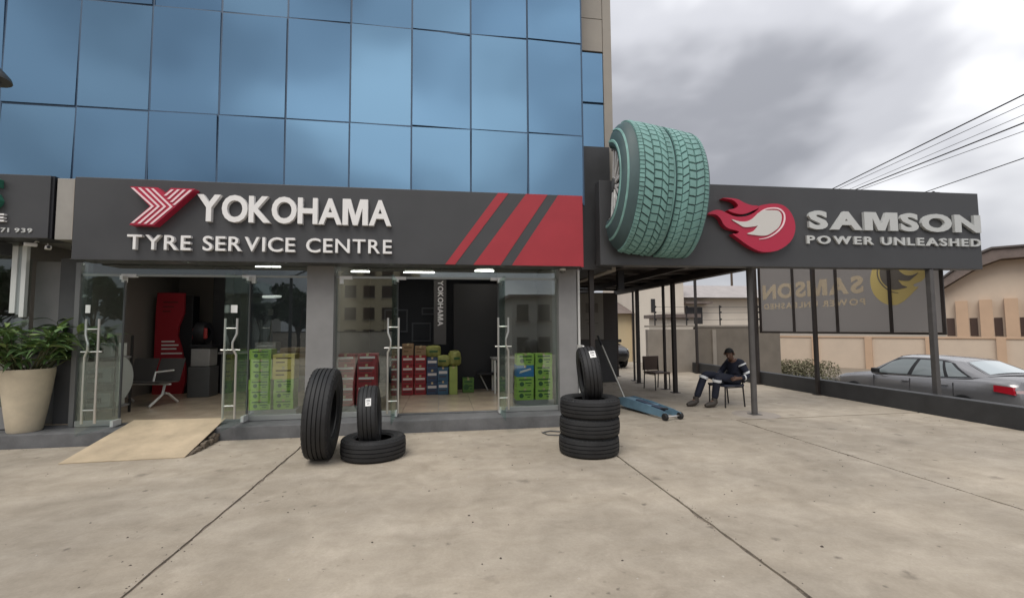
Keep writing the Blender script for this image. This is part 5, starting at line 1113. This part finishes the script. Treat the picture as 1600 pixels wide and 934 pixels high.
for k in range(2): carton(0.01, 9.68, 0.22+0.285*k, 0.215, 0.25, 0.28, (0.04,0.10,0.17), f'{["lower","upper"][k]} slate blue carton of the short blue stack in the right showroom', G4, 'band')
carton(0.225, 9.66, 0.22, 0.165, 0.25, 0.58, (0.30,0.38,0.10), 'tall narrow lime carton next to the blue cartons in the right showroom', G4, 'none')
carton(0.55, 9.9, 0.22, 0.24, 0.25, 0.30, (0.09,0.19,0.04), 'small green carton on the floor before the black partition', G4, 'logo')
def sack(x, y, z, w, h, rz, label):
    o = thing('sack', label, 'sack', (x, y, z), (0,0,rz), 'yellow green sacks on the blue cartons'); bm = bmesh.new(); bmesh.ops.create_icosphere(bm, subdivisions=2, radius=1)
    r_ = random.Random(int(x*1000)); V = []
    for v in bm.verts:
        q = v.co; f = lambda t_: math.copysign(abs(t_)**0.55, t_); V.append((f(q.x)*w/2+r_.uniform(-.01,.01), f(q.y)*0.12, h/2+f(q.z)*h/2+r_.uniform(-.008,.008)))
    m = MB().add(V, [[v.index for v in f_.verts] for f_ in bm.faces]); bm.free(); m.build('bag', mat('sack_olive', OLV, 0.6, var=0.3, scale=9), o, local=True, smooth=True)
    MB().box(-w*0.25, w*0.25, -0.126, -0.1, h*0.42, h*0.58).build('print', mat('print_dark_green', (0.03,0.09,0.03), 0.6), o, local=True)
sack(-0.20, 9.84, 0.985, 0.34, 0.26, 0.1, 'yellow green sack lying on the taller blue stack'); sack(0.02, 9.80, 0.79, 0.30, 0.25, -0.2, 'yellow green sack lying on the short blue stack'); sack(0.25, 9.78, 0.80, 0.26, 0.33, 0.4, 'olive sack lying on the tall lime carton')
# hanging banner, standee, bench, machines
bn = thing('banner', 'tall black vertical banner with white lettering hanging over the cartons', 'banner', (-0.06, 9.95, 1.3))
MB().bevbox(-0.19, 0.075, 9.95, 9.98, 1.25, 2.72, 0.003).build('banner_panel', mat('banner_grey', (0.05,0.048,0.05), 0.5), bn)
# vertical lettering read top to bottom
Hs = 'YOKOHAMA'; yy0 = 2.63
bl = letters(Hs, 0, 0.98, 0, 0.115, 0, 0.004, mat('banner_white', (0.62,0.62,0.64), 0.5), bn, bold=0.03, gap=0.08, local=True)
for o in bl:
    for v in o.data.vertices:
        x, y, z = v.co; v.co = (z+0.012-0.058, y-0.004, (yy0-1.3)-x)
MB().tube([(-0.06,9.965,2.72),(-0.06,9.965,3.0)], 0.006, 6).build('cord', M_BLACK, bn)
sd = thing('display_stand', 'tall red display stand with white print inside the left showroom', 'display stand', (-5.92, 11.0, 0.215))
outl = [(-0.30,0.0),(0.30,0.0),(0.35,0.25),(0.34,0.55),(0.24,1.0),(0.16,1.25),(0.17,1.45),(0.27,1.75),(0.27,2.2),(-0.27,2.2),(-0.29,1.7),(-0.29,0.6)]
MB().prism(outl, 0.0, 0.06).build('panel', mat('stand_red', (0.33,0.018,0.03), 0.4), sd, local=True)
MB().bevbox(-0.18, 0.42, 0.07, 0.35, 0.0, 2.15, 0.01).build('cabinet', M_BLACK, sd, local=True)
for k, (w_, z) in enumerate(((0.30,1.98),(0.22,1.88),(0.16,1.78),(0.26,1.12),(0.34,1.04),(0.30,0.96),(0.42,0.86))): MB().box(-0.15-0.0*k, -0.15+w_, -0.004, 0.0, z, z+0.032).build('print_line', M_STICK if k > 2 else mat('print_dark_red', (0.14,0.02,0.02), 0.5), sd, local=True)
MB().disc((0.0,-0.003,0.42), 0.17, 20, 'y').build('print_disc', M_DGREY, sd, local=True); MB().disc((-0.03,-0.005,0.40), 0.10, 16, 'y').build('print_disc', M_SILVER, sd, local=True)
be = thing('waiting_bench', 'steel waiting bench with perforated seats inside the left doorway', 'bench', (-5.55, 9.3, 0.215), (0,0,R(-14)))
M_SEAT = mat('bench_grey', (0.13,0.125,0.125), 0.4, 0.5)
for k in range(2):
    x = -0.55+0.55*k
    MB().add([(x,-0.02,0.42),(x+0.5,-0.02,0.42),(x+0.5,0.42,0.40),(x,0.42,0.40),(x,-0.02,0.44),(x+0.5,-0.02,0.44),(x+0.5,0.42,0.42),(x,0.42,0.42)], [(0,3,2,1),(4,5,6,7),(0,1,5,4),(1,2,6,5),(2,3,7,6),(3,0,4,7)]).build('seat', M_SEAT, be, local=True)
    MB().add([(x,0.42,0.42),(x+0.5,0.42,0.42),(x+0.5,0.55,0.84),(x,0.55,0.84),(x,0.44,0.42),(x+0.5,0.44,0.42),(x+0.5,0.57,0.84),(x,0.57,0.84)], [(0,3,2,1),(4,5,6,7),(0,1,5,4),(1,2,6,5),(2,3,7,6),(3,0,4,7)]).build('backrest', M_SEAT, be, local=True)
for x in (-0.5, 0.42):
    MB().tube([(x,-0.12,0.02),(x,0.15,0.20),(x,0.20,0.40)], 0.022, 8).build('leg', M_FIT, be, local=True, smooth=True); MB().tube([(x,0.5,0.02),(x,0.28,0.20),(x,0.20,0.22)], 0.022, 8).build('leg', M_FIT, be, local=True, smooth=True)
    MB().tube([(x-0.03,-0.02,0.46),(x-0.03,0.02,0.62),(x-0.03,0.42,0.62)], 0.016, 8).build('armrest', M_FIT, be, local=True, smooth=True)
MB().bar((-0.6,0.20,0.385),(0.52,0.20,0.385),0.05,0.03).build('beam', M_FIT, be, local=True)
tm = thing('tyre_machine', 'red and dark workshop machine beside the red display stand', 'machine', (-4.98, 10.3, 0.215))
MB().bevbox(-0.20, 0.22, 0, 0.4, 0.0, 0.62, 0.02).build('cabinet', M_DGREY, tm, local=True); MB().bevbox(-0.16, 0.20, 0.02, 0.36, 0.63, 1.0, 0.02).build('cabinet', M_GREY, tm, local=True)
MB().lathe([(0.10,-0.1),(0.22,-0.1),(0.24,0),(0.22,0.1),(0.10,0.1)], 24, axis='x', c=(0.0,0.15,1.32)).build('wheel_guard', M_BLACK, tm, local=True, smooth=True); MB().bevbox(-0.12, 0.16, -0.04, 0.0, 1.2, 1.42, 0.02).build('control_panel', mat('machine_red', (0.25,0.02,0.02), 0.5), tm, local=True)
MB().bevbox(-0.18, 0.24, 0, 0.38, 1.02, 1.08, 0.01).build('shelf', M_BLACK, tm, local=True)
dk_ = thing('desk', 'dark desk with a pale worktop at the back of the left showroom', 'desk', (-4.0, 10.7, 0.215))
MB().bevbox(-0.8, 0.9, 0, 0.6, 0.86, 0.90, 0.006).build('worktop', M_GREY, dk_, local=True)
MB().box(-0.75, 0.85, 0.45, 0.5, 0.0, 0.859).build('modesty_panel', M_DGREY, dk_, local=True)
for x in (-0.75, 0.8): MB().box(x, x+0.05, 0.05, 0.55, 0, 0.859).build('side_panel', M_DGREY, dk_, local=True)
pr = thing('printer', 'pale box shaped printer on the dark desk', 'printer', (-3.9, 10.85, 1.116)); MB().bevbox(-0.22, 0.22, 0, 0.34, 0.0, 0.2, 0.02).build('case', M_GREY, pr, local=True); MB().box(-0.15, 0.15, -0.06, 0.0, 0.05, 0.06).build('tray', M_STICK, pr, local=True)
sk = thing('shelf', 'pale shelf with grey storage boxes behind the leftmost pane', 'shelf', (-5.62, 8.35, 0.215))
for z in (0.12, 0.52, 0.92): MB().box(-0.35, 0.35, 0, 0.4, z, z+0.03).build('board', M_GREY, sk, local=True)
for x in (-0.36, 0.33):
    for y in (0.0, 0.37): MB().box(x, x+0.03, y, y+0.03, 0, 1.3).build('upright', M_LEG, sk, local=True)
for k, z in enumerate((0.15, 0.55, 0.95)):
    o = thing('storage_box', f'pale storage box on the {["bottom","middle","top"][k]} board of the shelf behind the leftmost pane', 'box', (-5.55, 8.31, 0.218+z)); o['group'] = 'storage boxes on the shelf'
    MB().bevbox(-0.22, 0.24, 0, 0.36, 0.0, 0.22, 0.01).build('box', mat('storage_pale', (0.42,0.44,0.42), 0.5), o, local=True); MB().box(-0.1, 0.12, -0.004, 0, 0.07, 0.15).build('box_label', M_DGREY, o, local=True)
pt = thing('poster_disc', 'pale half round display panel standing behind the leftmost pane', 'display panel', (-5.38, 8.1, 0.215))
MB().lathe([(0,0),(0.36,0.0),(0.36,0.03),(0,0.03)], 30, R(-90), R(90), axis='x', c=(0.28,0.0,0.62)).build('panel', mat('panel_pale', (0.40,0.43,0.41), 0.5), pt, local=True)
tb = thing('office_table', 'small table with a bent leg chair before the inner wall of the right showroom', 'table', (1.40, 9.6, 0.215))
MB().bevbox(-0.35, 0.5, 0, 0.6, 0.70, 0.74, 0.006).build('tabletop', M_GREY, tb, local=True)
for x in (-0.3, 0.45):
    for y in (0.05, 0.55): MB().box(x-0.02, x+0.02, y-0.02, y+0.02, 0, 0.699).build('leg', M_FIT, tb, local=True)
MB().bevbox(-0.22, 0.1, 0.05, 0.5, 0.0, 0.62, 0.02).build('drawer_unit', M_GREY, tb, local=True)
sc_ = thing('folded_chair', 'slanted steel chair legs before the black partition', 'chair', (1.0, 9.9, 0.215))
for x in (0.0, 0.32): MB().tube([(x,0.3,0.0),(x-0.18,0.28,0.36)], 0.014, 8).build('leg', M_FIT, sc_, local=True, smooth=True)
MB().bevbox(-0.24, 0.2, 0.05, 0.5, 0.36, 0.40, 0.01).build('seat', M_BLACK, sc_, local=True)
wsx = thing('wall_display', 'navy wall display with pale frames at the back of the right showroom', 'display', (-0.95, 12.1, 1.6))
for x0_, x1_, z0_, z1_ in ((-1.5,-0.9,1.5,2.1),(-0.8,-0.3,1.25,1.75),(-0.55,-0.2,1.95,2.15)):
    f = MB().bevbox(x0_, x1_, 12.15, 12.19, z0_, z1_, 0.006).build('frame', mat('frame_dim', (0.10,0.115,0.14), 0.5), wsx); MB().box(x0_+0.04, x1_-0.04, 12.144, 12.149, z0_+0.04, z1_-0.04).build('picture', M_INNAVY, f)
